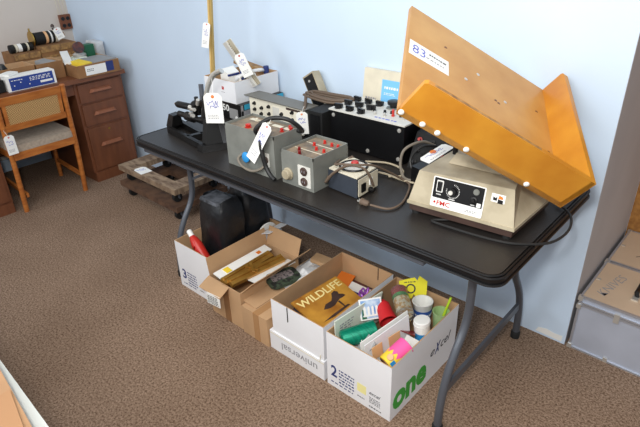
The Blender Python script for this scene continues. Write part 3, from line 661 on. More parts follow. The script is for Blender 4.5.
bm = B(); quadbox(bm, [(-.53, .38, T+.001), (-.47, .365, T+.001), (-.44, .48, T+.001), (-.50, .49, T+.001)], [(-.53, .38, .81), (-.47, .365, .81), (-.44, .48, .825), (-.50, .49, .825)]); obj('body', bm, 'black', cs, bevel=.003)
for k in range(5):
    bm = B(); lathe(bm, (-.466+k*.0065, .375+k*.024, .79), (1, -.3, .2), [(.010, 0), (.010, .006), (.007, .008)], n=16); obj('connector', bm, 'iron', cs, smooth=True)
price_tag('price tag lying on the black connector strip next to the jogger', (-.523, .397, .837), (-.475, .522, .862), (-.432, .515, .862), (-.465, .386, .835), None, ring='orange')

# ------------------------------------------------------------------ boxes under the table
def shipping_print(parent, x0, y, z0, num):
    bm = B(); write(bm, num, (x0+.02, y-.0002, z0+.055), X, Z, .055, .03, bold=.02); obj('number', bm, 'navy', parent)
    bm = B(); textlines(bm, (x0+.06, y-.0002, z0+.035), X, Z, .075, .075, 5); textlines(bm, (x0+.02, y-.0002, z0+.02), X, Z, .11, .012, 1); obj('fine_print', bm, 'navy', parent)
    bm = B(); write(bm, 'excel', (x0+.205, y-.0002, z0+.078), X, Z, .016, .05, shear=.4); textlines(bm, (x0+.205, y-.0002, z0+.035), X, Z, .05, .032, 5, t=.0003); textlines(bm, (x0+.205, y-.0002, z0+.012), X, Z, .055, .012, 1); textlines(bm, (x0+.15, y-.0002, z0+.03), X, Z, .035, .01, 1, t=.0003); obj('small_lettering', bm, 'blk_ink', parent)

# box "2 / one"
b1 = thing('paper_carton', (-.455, .19, 0), 'white carton marked 2 and green one, full of cups, nearest the right table leg', 'box')
open_box(b1, -.603, -.305, -.033, .427, 0, .26)
shipping_print(b1, -.603, -.033, .0, '2')
bm = B(); plate(bm, (-.455, -.0332, .058), X, Z, [(0, 0), (.042, 0), (.042, .042), (0, .042)], -.0005) ; obj('yellow_sticker', bm, mat('pale_yellow_sticker', (240, 232, 160), .7), b1)
bm = B(); write(bm, 'one', (-.3048, -.018, .03), Y, Z, .088, .225, bold=.045); obj('green_lettering', bm, 'green', b1)
bm = B(); write(bm, 'e', (-.3048, .23, .12), Y, Z, .026, .03, shear=.35); obj('black_lettering', bm, 'blk_ink', b1); bm = B(); write(bm, 'cel', (-.3048, .305, .12), Y, Z, .042, .075, shear=.35); obj('black_lettering', bm, 'blk_ink', b1)
bm = B(); write(bm, 'X', (-.3048, .262, .113), Y, Z, .05, .04, shear=.35, bold=.03); obj('navy_letter', bm, 'navy', b1)

def rcyl(name, p, ax, prof, m, label, cat, n=28, group=None, cap1=True, extra=None):
    th = thing(name, p, label, cat, group)
    bm = B(); lathe(bm, p, ax, prof, n=n, cap1=cap1); obj('body', bm, m, th, smooth=True)
    return th
filler = thing('folded_booklets', (-.45, .2, .004), 'dark booklets and papers at the bottom of the carton marked 2', 'booklets')
bm = B(); bx(bm, -.59, -.32, -.02, .2, .005, .14); obj('booklet_stack', bm, 'bookcov', filler)
bm = B(); slab(bm, (-.46, .10, .16), .22, .16, .015, .3, .1); obj('booklet', bm, 'white', filler)
bm = B(); slab(bm, (-.46, .13, .172), .1, .12, .004, .5, .2); obj('booklet', bm, 'bookcov', filler)
# teal tumbler
c0, c1 = V((-.545, .012, .23)), V((-.478, .11, .242)); ax = (c1-c0)
te = thing('teal_tumbler', c0, 'shiny teal tumbler lying on its side in the carton marked 2', 'cup')
bm = B(); lathe(bm, c0-ax.normalized()*.0, ax, [(.026, -.02), (.033, -.014), (.037, .06), (.040, .116), (.038, .118), (.035, .115), (.034, .02)], cap1=True); obj('body', bm, 'teal', te, smooth=True)
# red cone cup
rcyl('red_cup', V((-.545, .235, .268)), V((.085, -.062, -.028)), [(.016, 0), (.022, .01), (.033, .075), (.037, .10), (.033, .10), (.028, .02)], 'koozie', 'plain red foam cup lying beside the photo postcard in the carton marked 2', 'cup')
# red and white cup
rw = thing('popcorn_cup', (-.47, .13, .17), 'red and white striped cup with a dark red inside, below the plain red cup', 'cup')
bm = B(); ax = V((.15, -.35, 1)); lathe(bm, (-.475, .085, .165), ax, [(.026, 0), (.036, .085), (.034, .085), (.025, .006)], n=24, cap1=True); obj('body', bm, 'white', rw, smooth=True)
bm = B(); u, v, d = frame(ax)
for k in range(8):
    a = 2*PI*k/8; w_ = .16; c = V((-.475, .085, .165))
    P = [c+d*.01+(u*math.cos(a+s*w_)+v*math.sin(a+s*w_))*.0275 for s in (-1, 1)]+[c+d*.084+(u*math.cos(a+s*w_)+v*math.sin(a+s*w_))*.0365 for s in (1, -1)]
    nn = (u*math.cos(a)+v*math.sin(a))*.0006; quadbox(bm, P, [p+nn for p in P])
obj('stripes', bm, 'koozie', rw)
bm = B(); lathe(bm, V((-.475, .085, .165))+d.normalized()*.07, d, [(.0335, 0), (.0335, .002)], n=24); obj('dark_lining', bm, 'dred', rw)
# greenish paper pad and photo postcard
def card(name, c, sx, sy, rz, ry, rx, m, label, cat, t=.003):
    bm = B(); slab(bm, c, sx, sy, t, rz, ry, rx); return top(name, bm, m, c, label, cat)
pa = thing('paper_pad', (-.585, .14, .16), 'pale green printed paper pad standing along the left side of the carton marked 2', 'paper')
bm = B(); quadbox(bm, [(-.585, .0, .15), (-.58, .0, .15), (-.565, .25, .15), (-.57, .25, .15)], [(-.592, .0, .292), (-.587, .0, .292), (-.560, .265, .292), (-.565, .265, .292)]); obj('sheet', bm, 'paperg', pa)
bm = B(); textlines(bm, (-.579, .02, .2), (.05, 1, 0), (-.02, 0, 1), .1, .07, 6, t=.001); obj('fine_print', bm, 'grey_ink', pa)
po = thing('photo_postcard', (-.545, .20, .26), 'blue photo postcard of a white building standing up in the carton marked 2', 'postcard')
px_, py_ = V((.62, .74, .05)).normalized(), V((-.25, .3, .85)); py_ = (py_-px_*py_.dot(px_)).normalized(); oo = V((-.565, .13, .225))
bm = B(); plate(bm, oo, px_, py_, [(0, 0), (.09, 0), (.09, .085), (0, .085)], .002); obj('card', bm, 'white', po)
nn = px_.cross(py_); nn = nn if nn.y < 0 or nn.z > 0 else -nn
bm = B(); plate(bm, oo+px_*.006+py_*.006+nn*.0022, px_, py_, [(0, 0), (.078, 0), (.078, .073), (0, .073)], .0008); pic = obj('picture', bm, 'photo', po)
bm = B()
for k in range(4): plate(bm, oo+px_*(.015+k*.016)+py_*.02+nn*.0032, px_, py_, [(0, 0), (.009, 0), (.009, .03), (.0045, .036), (0, .03)], .0006)
plate(bm, oo+px_*.012+py_*.014+nn*.0032, px_, py_, [(0, 0), (.064, 0), (.064, .006), (0, .006)], .0006); obj('building', bm, 'white', pic)
bm = B(); plate(bm, oo+px_*.006+py_*.006+nn*.0031, px_, py_, [(0, 0), (.02, 0), (.014, .03), (.004, .04)], .0006); obj('tree', bm, 'greendk', pic)
# white brochures standing diagonally
wc = thing('greeting_cards', (-.42, .13, .16), 'tall white greeting cards standing diagonally in the middle of the carton marked 2', 'cards')
for (a, b, m, h) in (((-.44, -.015), (-.40, .225), 'white', .272), ((-.425, -.01), (-.388, .215), 'card', .264)):
    bm = B(); a, b = V((a[0], a[1], .15)), V((b[0], b[1], .15)); d = (b-a).normalized(); n_ = V((d.y, -d.x, 0))
    quadbox(bm, [a, b, b+n_*.003, a+n_*.003], [a+Z*(h-.15)-n_*.02, b+Z*(h-.13)-n_*.02, b+Z*(h-.13)-n_*.017, a+Z*(h-.15)-n_*.017]); obj('card', bm, m, wc)
bm = B(); a, b = V((-.418, .01, .2)), V((-.392, .18, .2)); d = (b-a).normalized(); n_ = V((d.y, -d.x, 0)); a += n_*.003; b += n_*.003
quadbox(bm, [a, a.lerp(b, .3), a.lerp(b, .3)+n_*.001, a+n_*.001], [q_+Z*.05-n_*.010 for q_ in (a, a.lerp(b, .3), a.lerp(b, .3)+n_*.002, a+n_*.002)]); obj('printed_panel', bm, 'skin', wc); bm = B()
quadbox(bm, [a.lerp(b, .5), a.lerp(b, .85), a.lerp(b, .85)+n_*.001, a.lerp(b, .5)+n_*.001], [q_+Z*.05-n_*.010 for q_ in (a.lerp(b, .5), a.lerp(b, .85), a.lerp(b, .85)+n_*.002, a.lerp(b, .5)+n_*.002)])
obj('printed_panel', bm, 'skin', wc)
card('grey_folder', (-.462, .02, .225), .09, .06, 1.1, -.8, 0, 'lampgrey', 'small grey card leaning between the teal tumbler and the white greeting cards', 'card')
# pink and yellow can holder
c0 = V((-.362, .012, .212)); ax = V((.028, .10, .045)).normalized()
pk = thing('can_holder', c0, 'pink and yellow foam can holder lying at the front corner of its carton', 'can holder')
bm = B(); lathe(bm, c0, ax, [(.030, 0), (.033, .002), (.033, .05)], n=28); lathe(bm, c0, ax, [(.0325, .05), (.033, .052), (.033, .055)], n=28); obj('yellow_half', bm, 'custard', pk, smooth=True)
bm = B(); lathe(bm, c0, ax, [(.0335, .05), (.0335, .105), (.03, .107)], n=28); u, v, d = frame(ax)
for k in range(10):
    a = 2*PI*k/10; P = [c0+d*h+(u*math.cos(a+s)+v*math.sin(a+s))*.0335 for h, s in ((.052, -.3), (.052, .3), (.034, 0))]
    n_ = (u*math.cos(a)+v*math.sin(a))*.001; quadbox(bm, P, [p+n_ for p in P])
obj('pink_half', bm, 'pink', pk, smooth=False)
bm = B(); lathe(bm, c0, -ax, [(.028, 0), (.028, .002)], n=24); obj('base_disc', bm, 'desk', pk)
def onc(a, h): return c0+d*h+(u*math.cos(a)+v*math.sin(a))*.0337
best = max(range(36), key=lambda k: (u*math.cos(k*PI/18)+v*math.sin(k*PI/18)).dot(V((.5, -.65, .6))))*PI/18
bm = B(); P = [onc(best+.15, .006), onc(best+.75, .006), onc(best+.75, .026), onc(best+.15, .026)]; n_ = (u*math.cos(best+.45)+v*math.sin(best+.45))*.003; quadbox(bm, P, [p+n_ for p in P]); obj('blue_square', bm, 'blue', pk)
bm = B(); n_ = (u*math.cos(best-.3)+v*math.sin(best-.3)); lathe(bm, c0+d*.024+n_*.0325, n_, [(.013, 0), (.011, .004)], n=16); obj('tan_patch', bm, 'skin', pk)
# wrapped colourful koozie
ck = thing('patterned_can_holder', (-.49, .29, .24), 'multicoloured can holder in clear plastic leaning at the back of the carton marked 2', 'can holder')
p0, ax = V((-.53, .335, .275)), V((.10, -.095, -.03)).normalized()
bm = B(); lathe(bm, p0, ax, [(.028, 0), (.031, .004), (.031, .035)], n=24); obj('red_end', bm, 'red', ck, smooth=True)
bm = B(); lathe(bm, p0+ax*.035, ax, [(.0315, 0), (.0315, .018)], n=24); obj('green_band', bm, 'green', ck, smooth=True)
bm = B(); lathe(bm, p0+ax*.053, ax, [(.0312, 0), (.0312, .06), (.029, .062)], n=24); obj('tan_band', bm, mat('tan_pattern', (214, 170, 90), .5, rgb2=(235, 230, 200), scale=60, lo=.45, hi=.55), ck, smooth=True)
bm = B(); lathe(bm, p0-ax*.003, ax, [(.030, 0), (.034, .004), (.035, .13), (.030, .15)], n=20); obj('plastic_wrap', bm, 'plastic', ck, smooth=True)
# yellow flat koozie
yk = thing('yellow_can_holder', (-.47, .36, .26), 'flat bright yellow can holder with black print in the carton marked 2', 'can holder')
px_, py_ = V((.75, .62, .08)).normalized(), V((-.35, .35, .8)); py_ = (py_-px_*py_.dot(px_)).normalized(); oo = V((-.52, .335, .24)); nn = px_.cross(py_)
bm = B(); plate(bm, oo, px_, py_, [(0, 0), (.045, -.005), (.055, .012), (.065, -.005), (.105, 0), (.115, .06), (.085, .085), (.075, .066), (.065, .08), (.0, .07)], .006); obj('foam_sleeve', bm, 'yellow', yk)
bm = B()
for s in (1,):
    o_ = oo+nn*.0061; lathe(bm, o_+px_*.045+py_*.035, nn, [(.02, 0), (.02, .0008)], n=20)
obj('black_emblem', bm, 'blk_ink', yk)
bm = B(); lathe(bm, oo+nn*.007+px_*.045+py_*.035, nn, [(.014, 0), (.014, .0008)], n=20); write(bm, 'x', oo+nn*.0065+px_*.015+py_*.058, px_, py_, .004); obj('emblem_centre', bm, 'yellow', yk)
bm = B(); textlines(bm, oo+nn*.0061+px_*.02+py_*.058, px_, py_, .05, .01, 1); obj('lettering', bm, 'blk_ink', yk)
# white cup with blue band
def cup(p, ax, r0, r1, h, m, label, band=None, name='paper_cup'):
    th = thing(name, p, label, 'cup'); p = V(p)
    bm = B(); lathe(bm, p, ax, [(r0, 0), (r1, h), (r1+.002, h+.002), (r1-.002, h+.002), (r1-.003, h-.004), (r0-.003, .005)], n=28); obj('body', bm, m, th, smooth=True)
    if band:
        f = lambda t: r0+(r1-r0)*t+.0006
        bm = B(); lathe(bm, p, ax, [(f(band[0]), h*band[0]), (f(band[1]), h*band[1])], n=28, cap0=False, cap1=False); bb = obj('blue_band', bm, band[2], th, smooth=True)
        u, v, d = frame(ax); bm = B()
        for k in range(22):
            a = 2*PI*k/22; hh = h*(band[0]+band[1])/2; c = V(p)+d*hh+(u*math.cos(a)+v*math.sin(a))*(f((band[0]+band[1])/2)+.0004)
            t_ = (-u*math.sin(a)+v*math.cos(a)); bar(bm, c-t_*.003, c+t_*.003, .008, .0006, (u*math.cos(a)+v*math.sin(a)))
        obj('lettering', bm, 'white', bb)
    return th
cup((-.415, .345, .14), V((-.05, .0, 1)), .027, .040, .125, 'white', 'large white paper cup with blue band in the carton marked 2', (.42, .78, mat('royal_blue_print', (44, 90, 170), .5)))
wj = cup((-.352, .255, .13), V((-.1, -.05, 1)), .030, .031, .115, 'white', 'white jar with bright blue label in front of the large paper cup', (.1, .72, 'blue'), 'white_jar')
bm = B(); lathe(bm, (-.3625, .25, .245), V((-.1, -.05, 1)), [(.030, 0), (.032, .002), (.032, .016), (.029, .019)], n=24); obj('screw_lid', bm, 'white', wj, smooth=True)
lc = cup((-.352, .375, .12), V((.0, 0, 1)), .025, .033, .11, 'limecup', 'pale green plastic cup with a lime straw in the carton marked 2', None, 'plastic_cup')
bm = B(); cyl(bm, (-.36, .37, .13), (-.335, .413, .285), .005); obj('straw', bm, 'lime', lc)
card('red_card', (-.40, .20, .22), .07, .06, .4, .2, -.5, 'dred', 'dark red card lying behind the tall white greeting cards', 'card')
card('white_card', (-.345, .13, .215), .05, .12, .3, .3, 0, 'white', 'small white card behind the pink and yellow can holder', 'card')

# box with magazines
b2 = thing('magazine_carton', (-.76, .19, .09), 'white carton with brown inside holding magazines, next to the carton marked 2', 'box')
open_box(b2, -.908, -.622, -.028, .43, .096, .262)
bm = B(); bx(bm, -.815, -.812, -.031, -.0285, .19, .262); bx(bm, -.7, -.697, .424, .4265, .20, .262); obj('slot', bm, 'blackm', b2)
b2b = thing('carton_lid', (-.76, .19, 0), 'white upside-down carton lid marked universal, underneath the magazine carton', 'lid')
bm = B(); bx(bm, -.925, -.618, -.034, .437, 0, .0955); obj('lid_body', bm, 'card', b2b, bevel=.002)
bm = B(); write(bm, 'universal', (-.655, -.0345, .062), -X, -Z, .036, .20); obj('lettering', bm, 'grey_ink', b2b)
bm = B(); bar(bm, (-.92, -.0345, .086), (-.62, -.0345, .086), .002, .003); bar(bm, (-.64, -.0345, .087), (-.635, -.0345, .125), .002, .003); obj('string', bm, 'cream', b2b)
bm = B(); bx(bm, -.895, -.635, -.01, .415, .101, .15)
mg2 = top('magazine_stack', bm, 'bookcov', (-.77, .2, .101), 'stack of magazines filling the bottom of the magazine carton', 'magazines')
mg = thing('wildlife_magazine', (-.78, .12, .17), 'amber magazine titled WILDLIFE with a dark bird on its cover', 'magazine')
ux, uy = V((.05, .97, -.02)).normalized(), V((-.97, .05, .26)); uy = (uy-ux*uy.dot(ux)).normalized(); uy = uy; oo = V((-.645, -.008, .172)); 
if (ux.cross(uy)).z < 0: pass
nn = ux.cross(uy); 
oo = V((-.650, .01, .185)); W2, H2 = .265, .20
bm = B(); plate(bm, oo, ux, uy, [(0, 0), (W2, 0), (W2, H2), (0, H2)], .008); obj('cover', bm, 'cover', mg)
bm = B(); write(bm, 'WILDLIFE', oo+ux*.012+uy*(H2*.74)+nn*.0082, ux, uy, H2*.18, W2*.92, bold=.015); obj('title', bm, mat('cream_title', (240, 220, 150), .5), mg)
bm = B(); f0 = oo+nn*.0085
plate(bm, f0, ux, uy, [(.085, .092), (.11, .108), (.145, .108), (.16, .12), (.175, .138), (.195, .142), (.205, .13), (.20, .118), (.215, .108), (.22, .096), (.20, .094), (.185, .096), (.165, .09), (.14, .082), (.115, .082), (.10, .086)], .0006)
plate(bm, f0, ux, uy, [(.165, .088), (.170, .05), (.175, .05), (.176, .09)], .0006); plate(bm, f0, ux, uy, [(.04, .045), (.10, .052), (.19, .055), (.20, .047), (.10, .04)], .0006); obj('bird_picture', bm, 'umber', mg)
bm = B(); slab(bm, (-.765, .318, .163), .2, .13, .006, .15, .12); o_ = top('magazine', bm, 'white', (-.77, .32, .16), 'white and blue magazine behind the WILDLIFE magazine', 'magazine')
bm = B(); slab(bm, (-.84, .365, .174), .07, .09, .006, .3, .15); top('magazine', bm, 'orange', (-.84, .365, .17), 'orange-covered magazine at the back of the magazine carton', 'magazine')
bm = B(); slab(bm, (-.745, .285, .172), .06, .07, .006, .35, .2); top('leaflet', bm, 'navy', (-.745, .285, .172), 'small dark blue leaflet beside the WILDLIFE magazine', 'leaflet')
bm = B()
for k in range(7):
    a = k*.9; tube(bm, [(-.695, .335, .165), (-.695+.025*math.cos(a), .335+.025*math.sin(a), .19), (-.695+.03*math.cos(a+.5), .335+.03*math.sin(a+.5), .17), (-.695, .335, .168)], .004, n=6)
top('gift_bow', bm, 'purple', (-.695, .335, .16), 'shiny purple gift bow at the back of the magazine carton', 'bow', smooth=True)

# closed brown box with tape (third from right)
b5 = thing('shipping_carton', (-1.02, .2, 0), 'long brown taped carton with a camouflage pouch on top', 'box')
bm = B(); bx(bm, -1.09, -.93, -.043, .44, 0, .145); obj('carton_body', bm, 'kraft', b5, bevel=.002)
bm = B(); bx(bm, -1.015, -.98, -.0445, -.0428, 0, .145); bx(bm, -1.015, -.98, -.043, .44, .1448, .146); obj('tape', bm, mat('glossy_brown_tape', (176, 134, 92), .25), b5)
bm = B(); quadbox(bm, [(-1.09, -.02, .147), (-1.02, -.02, .147), (-1.02, .4, .147), (-1.09, .4, .147)], [(-1.10, -.02, .157), (-1.02, -.02, .149), (-1.02, .4, .149), (-1.10, .4, .157)]); obj('flap', bm, 'kraft', b5)
cm = thing('camouflage_pouch', (-1.09, .2, .158), 'small camouflage zip pouch lying on the brown taped carton', 'pouch')
ux = V((.28, .95, 0)).normalized(); uy = V((-.95, .28, .12)).normalized(); oo = V((-1.035, .10, .165))
bm = B(); plate(bm, oo, ux, uy, rrect(.155, .10, .03), .016); obj('cloth_body', bm, 'camo', cm, bevel=.005)
nn = ux.cross(uy)
bm = B(); plate(bm, oo+ux*.02+uy*.035+nn*.0163, ux, uy, rrect(.11, .045, .008), .0008); pt = obj('mesh_window', bm, mat('black_mesh', (60, 60, 62), .8, rgb2=(140, 130, 130), scale=90, lo=.5, hi=.62), cm)
bm = B()
for j in range(8): pass
def crumple(c, sx, sy, h, n=9, seed=1, rz=0):
    rnd = random.Random(seed); bm = B(); g = []
    for i in range(n):
        r = []
        for j in range(n):
            x = (i/(n-1)-.5)*sx; y = (j/(n-1)-.5)*sy; e = 1-max(abs(i/(n-1)-.5), abs(j/(n-1)-.5))*2
            p = V((x+rnd.uniform(-1, 1)*sx*.03, y+rnd.uniform(-1, 1)*sy*.03, e*h*.3+rnd.uniform(0, 1)*h*.7*min(1, e*2+.2))); p.rotate(Quaternion(Z, rz))
            r.append(bm.verts.new(V(c)+p))
        g.append(r)
    for i in range(n-1):
        for j in range(n-1): bm.faces.new((g[i][j], g[i+1][j], g[i+1][j+1], g[i][j+1]))
    r = bmesh.ops.extrude_face_region(bm, geom=bm.faces[:]); bmesh.ops.translate(bm, verts=[e for e in r['geom'] if isinstance(e, bmesh.types.BMVert)], vec=(0, 0, -.0015))
    return bm
top('plastic_bag', crumple((-1.01, .29, .151), .17, .26, .05, seed=3), 'poly', (-1.035, .33, .15), 'crumpled clear plastic bag on the back of the brown taped carton', 'bag')
bm = B(); slab(bm, (-1.0, .395, .192), .10, .06, .02, .2, .1); top('brown_packet', bm, 'kraft', (-1.0, .395, .18), 'small brown packet on the crumpled plastic bag', 'packet')

# open brown box with flaps
b4 = thing('open_carton', (-1.2, .15, 0), 'tall open brown carton with flaps spread, holding gold picture frames', 'box')
open_box(b4, -1.316, -1.098, -.037, .33, 0, .2, 'kraft')
t_ = .003
def flap(bm, p, q_, off):
    p, q_, off = V(p), V(q_), V(off); n_ = (q_-p).cross(off).normalized()*t_
    quadbox(bm, [p, q_, q_+off, p+off], [p+n_, q_+n_, q_+off+n_, p+off+n_])
for nm, p, q_, off in (('left_flap', (-1.316, -.03, .2), (-1.316, .33, .2), (-.012, 0, .085)), ('back_flap', (-1.316, .33, .2), (-1.098, .33, .2), (0.0, .03, .09)), ('right_flap', (-1.098, -.03, .2), (-1.098, .345, .2), (.05, .02, .055)), ('front_flap', (-1.316, -.037, .2), (-1.17, -.037, .2), (.01, -.065, -.02))):
    bm = B(); flap(bm, p, q_, off); fo = obj(nm, bm, 'kraft', b4)
bm = B(); quadbox(bm, [(-1.245, -.108, .125), (-1.165, -.100, .125), (-1.165, -.098, .125), (-1.245, -.106, .125)], [(-1.245, -.106, .182), (-1.165, -.098, .182), (-1.165, -.096, .182), (-1.245, -.104, .182)]); lab = obj('shipping_label', bm, 'white', b4)
bm = B(); textlines(bm, (-1.238, -.1085, .13), (.995, .1, 0), Z, .065, .045, 5); obj('fine_print', bm, 'blk_ink', lab)
bm = B(); plate(bm, (-1.10, -.0372, .02), -X, Z, [(0, 0), (.0, 0), (.0, 0), (0, 0)], .0) if 0 else bx(bm, -1.22, -1.18, -.0385, -.0368, 0, .2); obj('tape', bm, 'kraftd', b4)
for k, (x, y, rz, lbl) in enumerate(((-1.235, .13, .02, 'left gold picture frame in the tall open brown carton'), (-1.18, .14, -.12, 'right gold picture frame in the tall open brown carton, crossed by a gold bow'))):
    fr = thing('picture_frame', (x, y, .1), lbl, 'picture frame', 'gold picture frames')
    bm = B(); slab(bm, (x, y, .19+k*.004), .04, .30, .022, rz, .35); obj('frame_moulding', bm, 'gold', fr, bevel=.004)
    bm = B(); slab(bm, (x+.0, y, .2065+k*.004), .008, .29, .006, rz, .35); obj('moulding_ridge', bm, 'gold', fr)
    if k:
        bm = B(); slab(bm, (x-.01, y-.02, .215), .06, .012, .006, .5, .2); slab(bm, (x-.01, y-.02, .218), .06, .012, .006, -.5, .2); obj('gold_bow', bm, 'gold', fr)
wp = thing('white_envelope', (-1.275, .14, .2), 'long white sheet with a small orange sticker beside the gold picture frames', 'paper')
bm = B(); slab(bm, (-1.275, .14, .205), .05, .32, .006, 0, .15); obj('sheet', bm, 'white', wp)
bm = B(); slab(bm, (-1.272, .235, .2095), .018, .022, .002, 0, .15); obj('orange_sticker', bm, 'orange', wp)
bm = B(); slab(bm, (-1.272, .04, .2095), .035, .03, .002, 0, .15); obj('yellow_sticker', bm, 'custard', wp)
bm = B(); slab(bm, (-1.135, .19, .185), .06, .24, .004, -.1, -.2); top('white_sheet', bm, 'white', (-1.135, .19, .18), 'plain white sheet at the right side of the tall open brown carton', 'paper')

# box 3
b3 = thing('paper_carton', (-1.465, .22, 0), 'white paper carton marked 3 holding the black bag and red bottle', 'box')
open_box(b3, -1.612, -1.327, -.005, .445, 0, .262)
shipping_print(b3, -1.605, -.005, 0, '3')
bm = B(); quadbox(bm, [(-1.327, .30, .262), (-1.327, .445, .262), (-1.324, .445, .262), (-1.324, .30, .262)], [(-1.285, .33, .27), (-1.285, .445, .27), (-1.285, .445, .266), (-1.285, .33, .266)]); obj('side_flap', bm, 'card', b3)
# black bag : soft double-lobed vinyl holder
bg = thing('vinyl_bag', (-1.47, .26, .006), 'large slumped black vinyl bag standing in the carton marked 3', 'bag')
def softblock(x0, x1, y0, y1, z0, z1, seed, pinch=.02):
    rnd = random.Random(seed); bm = B(); rings = []; nz = 12; n = 28
    for k in range(nz+1):
        t = k/nz; z = z0+(z1-z0)*t; s = 1-.10*t-(.22 if k == nz else .04 if k == nz-1 else 0); ring = []
        for i in range(n):
            a = 2*PI*i/n; ca, sa = math.cos(a), math.sin(a); e = .45
            xx = math.copysign(abs(ca)**e, ca); yy = math.copysign(abs(sa)**e, sa); w = 1+.03*math.sin(a*3+t*5+seed)+.022*math.sin(a*9-t*6+seed)+.012*math.sin(a*17+t*12)+rnd.uniform(-.006, .006)
            ring.append(bm.verts.new(((x0+x1)/2+xx*(x1-x0)/2*s*w, (y0+y1)/2+yy*(y1-y0)/2*s*w, z+(.012*math.sin(a*2+seed) if k >= nz-1 else 0))))
        rings.append(ring)
    for a, b in zip(rings, rings[1:]):
        for i in range(n): bm.faces.new((a[i], a[(i+1) % n], b[(i+1) % n], b[i]))
    bm.faces.new(rings[0][::-1]); bm.faces.new(rings[-1]); return bm
obj('left_lobe', softblock(-1.555, -1.345, .09, .26, .01, .48, 1), 'vinyl', bg, smooth=True)
obj('right_lobe', softblock(-1.54, -1.358, .25, .43, .01, .475, 4), 'vinyl', bg, smooth=True)
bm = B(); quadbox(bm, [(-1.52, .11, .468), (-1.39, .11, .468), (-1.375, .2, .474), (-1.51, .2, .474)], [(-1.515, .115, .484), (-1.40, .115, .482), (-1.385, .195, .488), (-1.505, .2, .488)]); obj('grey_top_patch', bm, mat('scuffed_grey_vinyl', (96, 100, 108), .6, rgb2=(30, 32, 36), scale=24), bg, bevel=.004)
bm = B(); quadbox(bm, [(-1.50, .28, .465), (-1.38, .28, .465), (-1.38, .34, .465), (-1.50, .34, .465)], [(-1.50, .28, .480), (-1.39, .28, .480), (-1.39, .33, .48), (-1.50, .33, .48)]); obj('flap', bm, 'greyvin' if 0 else 'slate', bg, bevel=.004)
rbm = thing('red_bottle', (-1.5, .03, .12), 'red plastic bottle with a white cap leaning in the carton marked 3', 'bottle')
p0, ax = V((-1.405, .035, .18)), V((-.14, .012, .125)).normalized()
bm = B(); lathe(bm, p0, ax, [(.022, 0), (.027, .01), (.027, .12), (.02, .15), (.012, .17)], n=24); obj('body', bm, 'red', rbm, smooth=True)
bm = B(); lathe(bm, p0+ax*.168, ax, [(.013, 0), (.013, .03), (.009, .034)], n=18); obj('cap', bm, 'white', rbm, smooth=True)
bm = B(); 
for k in range(3): cyl(bm, p0+ax*(.03+k*.035)+V((0, -.0265, 0)), p0+ax*(.045+k*.035)+V((.012, -.027, .01)), .003)
obj('dark_mark', bm, 'dred', rbm)
bm = B(); lathe(bm, (-1.346, .36, .22), (1, 0, 0), [(.068, 0), (.072, .004), (.068, .008)], n=32); top('white_plate', bm, 'white', (-1.35, .35, .2), 'white round plate standing on edge at the right of the carton marked 3', 'plate', smooth=True)

# ------------------------------------------------------------------ dollies
def dolly(x0, x1, y0, y1, z, m, label, rz=0, ctr=True):
    th = thing('wooden_dolly', ((x0+x1)/2, (y0+y1)/2, z), label, 'dolly', 'stacked wooden dollies')
    h = .035; w = .085; zt_ = z+.075
    for a in ((x0, x1, y0, y0+w), (x0, x1, y1-w, y1)):
        bm = B(); bx(bm, *a, zt_, zt_+h*.999); obj('long_rail', bm, m, th, bevel=.004)
    for a in ((x0+.001, x0+w+.03, y0+w, y1-w), (x1-w-.03, x1-.001, y0+w, y1-w)):
        bm = B(); bx(bm, *a, zt_, zt_+h); obj('cross_rail', bm, m, th, bevel=.004)
    for x in (x0+.06, x1-.06):
        for y in (y0+.05, y1-.05):
            bm = B(); cyl(bm, (x-.012, y, z+.03), (x+.012, y, z+.03), .030); c = obj('caster', bm, 'rubber', th, smooth=False)
            bm = B(); bar(bm, (x-.018, y, z+.028), (x-.018, y, zt_), .003, .03); bar(bm, (x+.018, y, z+.028), (x+.018, y, zt_), .003, .03); bx(bm, x-.03, x+.03, y-.03, y+.03, zt_-.004, zt_-.0005); obj('caster_fork', bm, 'grey_metal', c)
    return th
dolly(-2.80, -2.15, .36, .755, 0, 'oldwoodd', 'lower dark wooden dolly of the stack by the desk')
dolly(-2.80, -2.16, .37, .75, .112, 'oldwood', 'upper weathered wooden dolly of the stack by the desk, paper tag on it')
price_tag('paper tag lying on the upper wooden dolly', (-2.625, .385, .2235), (-2.65, .465, .2235), (-2.53, .452, .2235), (-2.52, .378, .2235), None, t=-.001, lines=False)

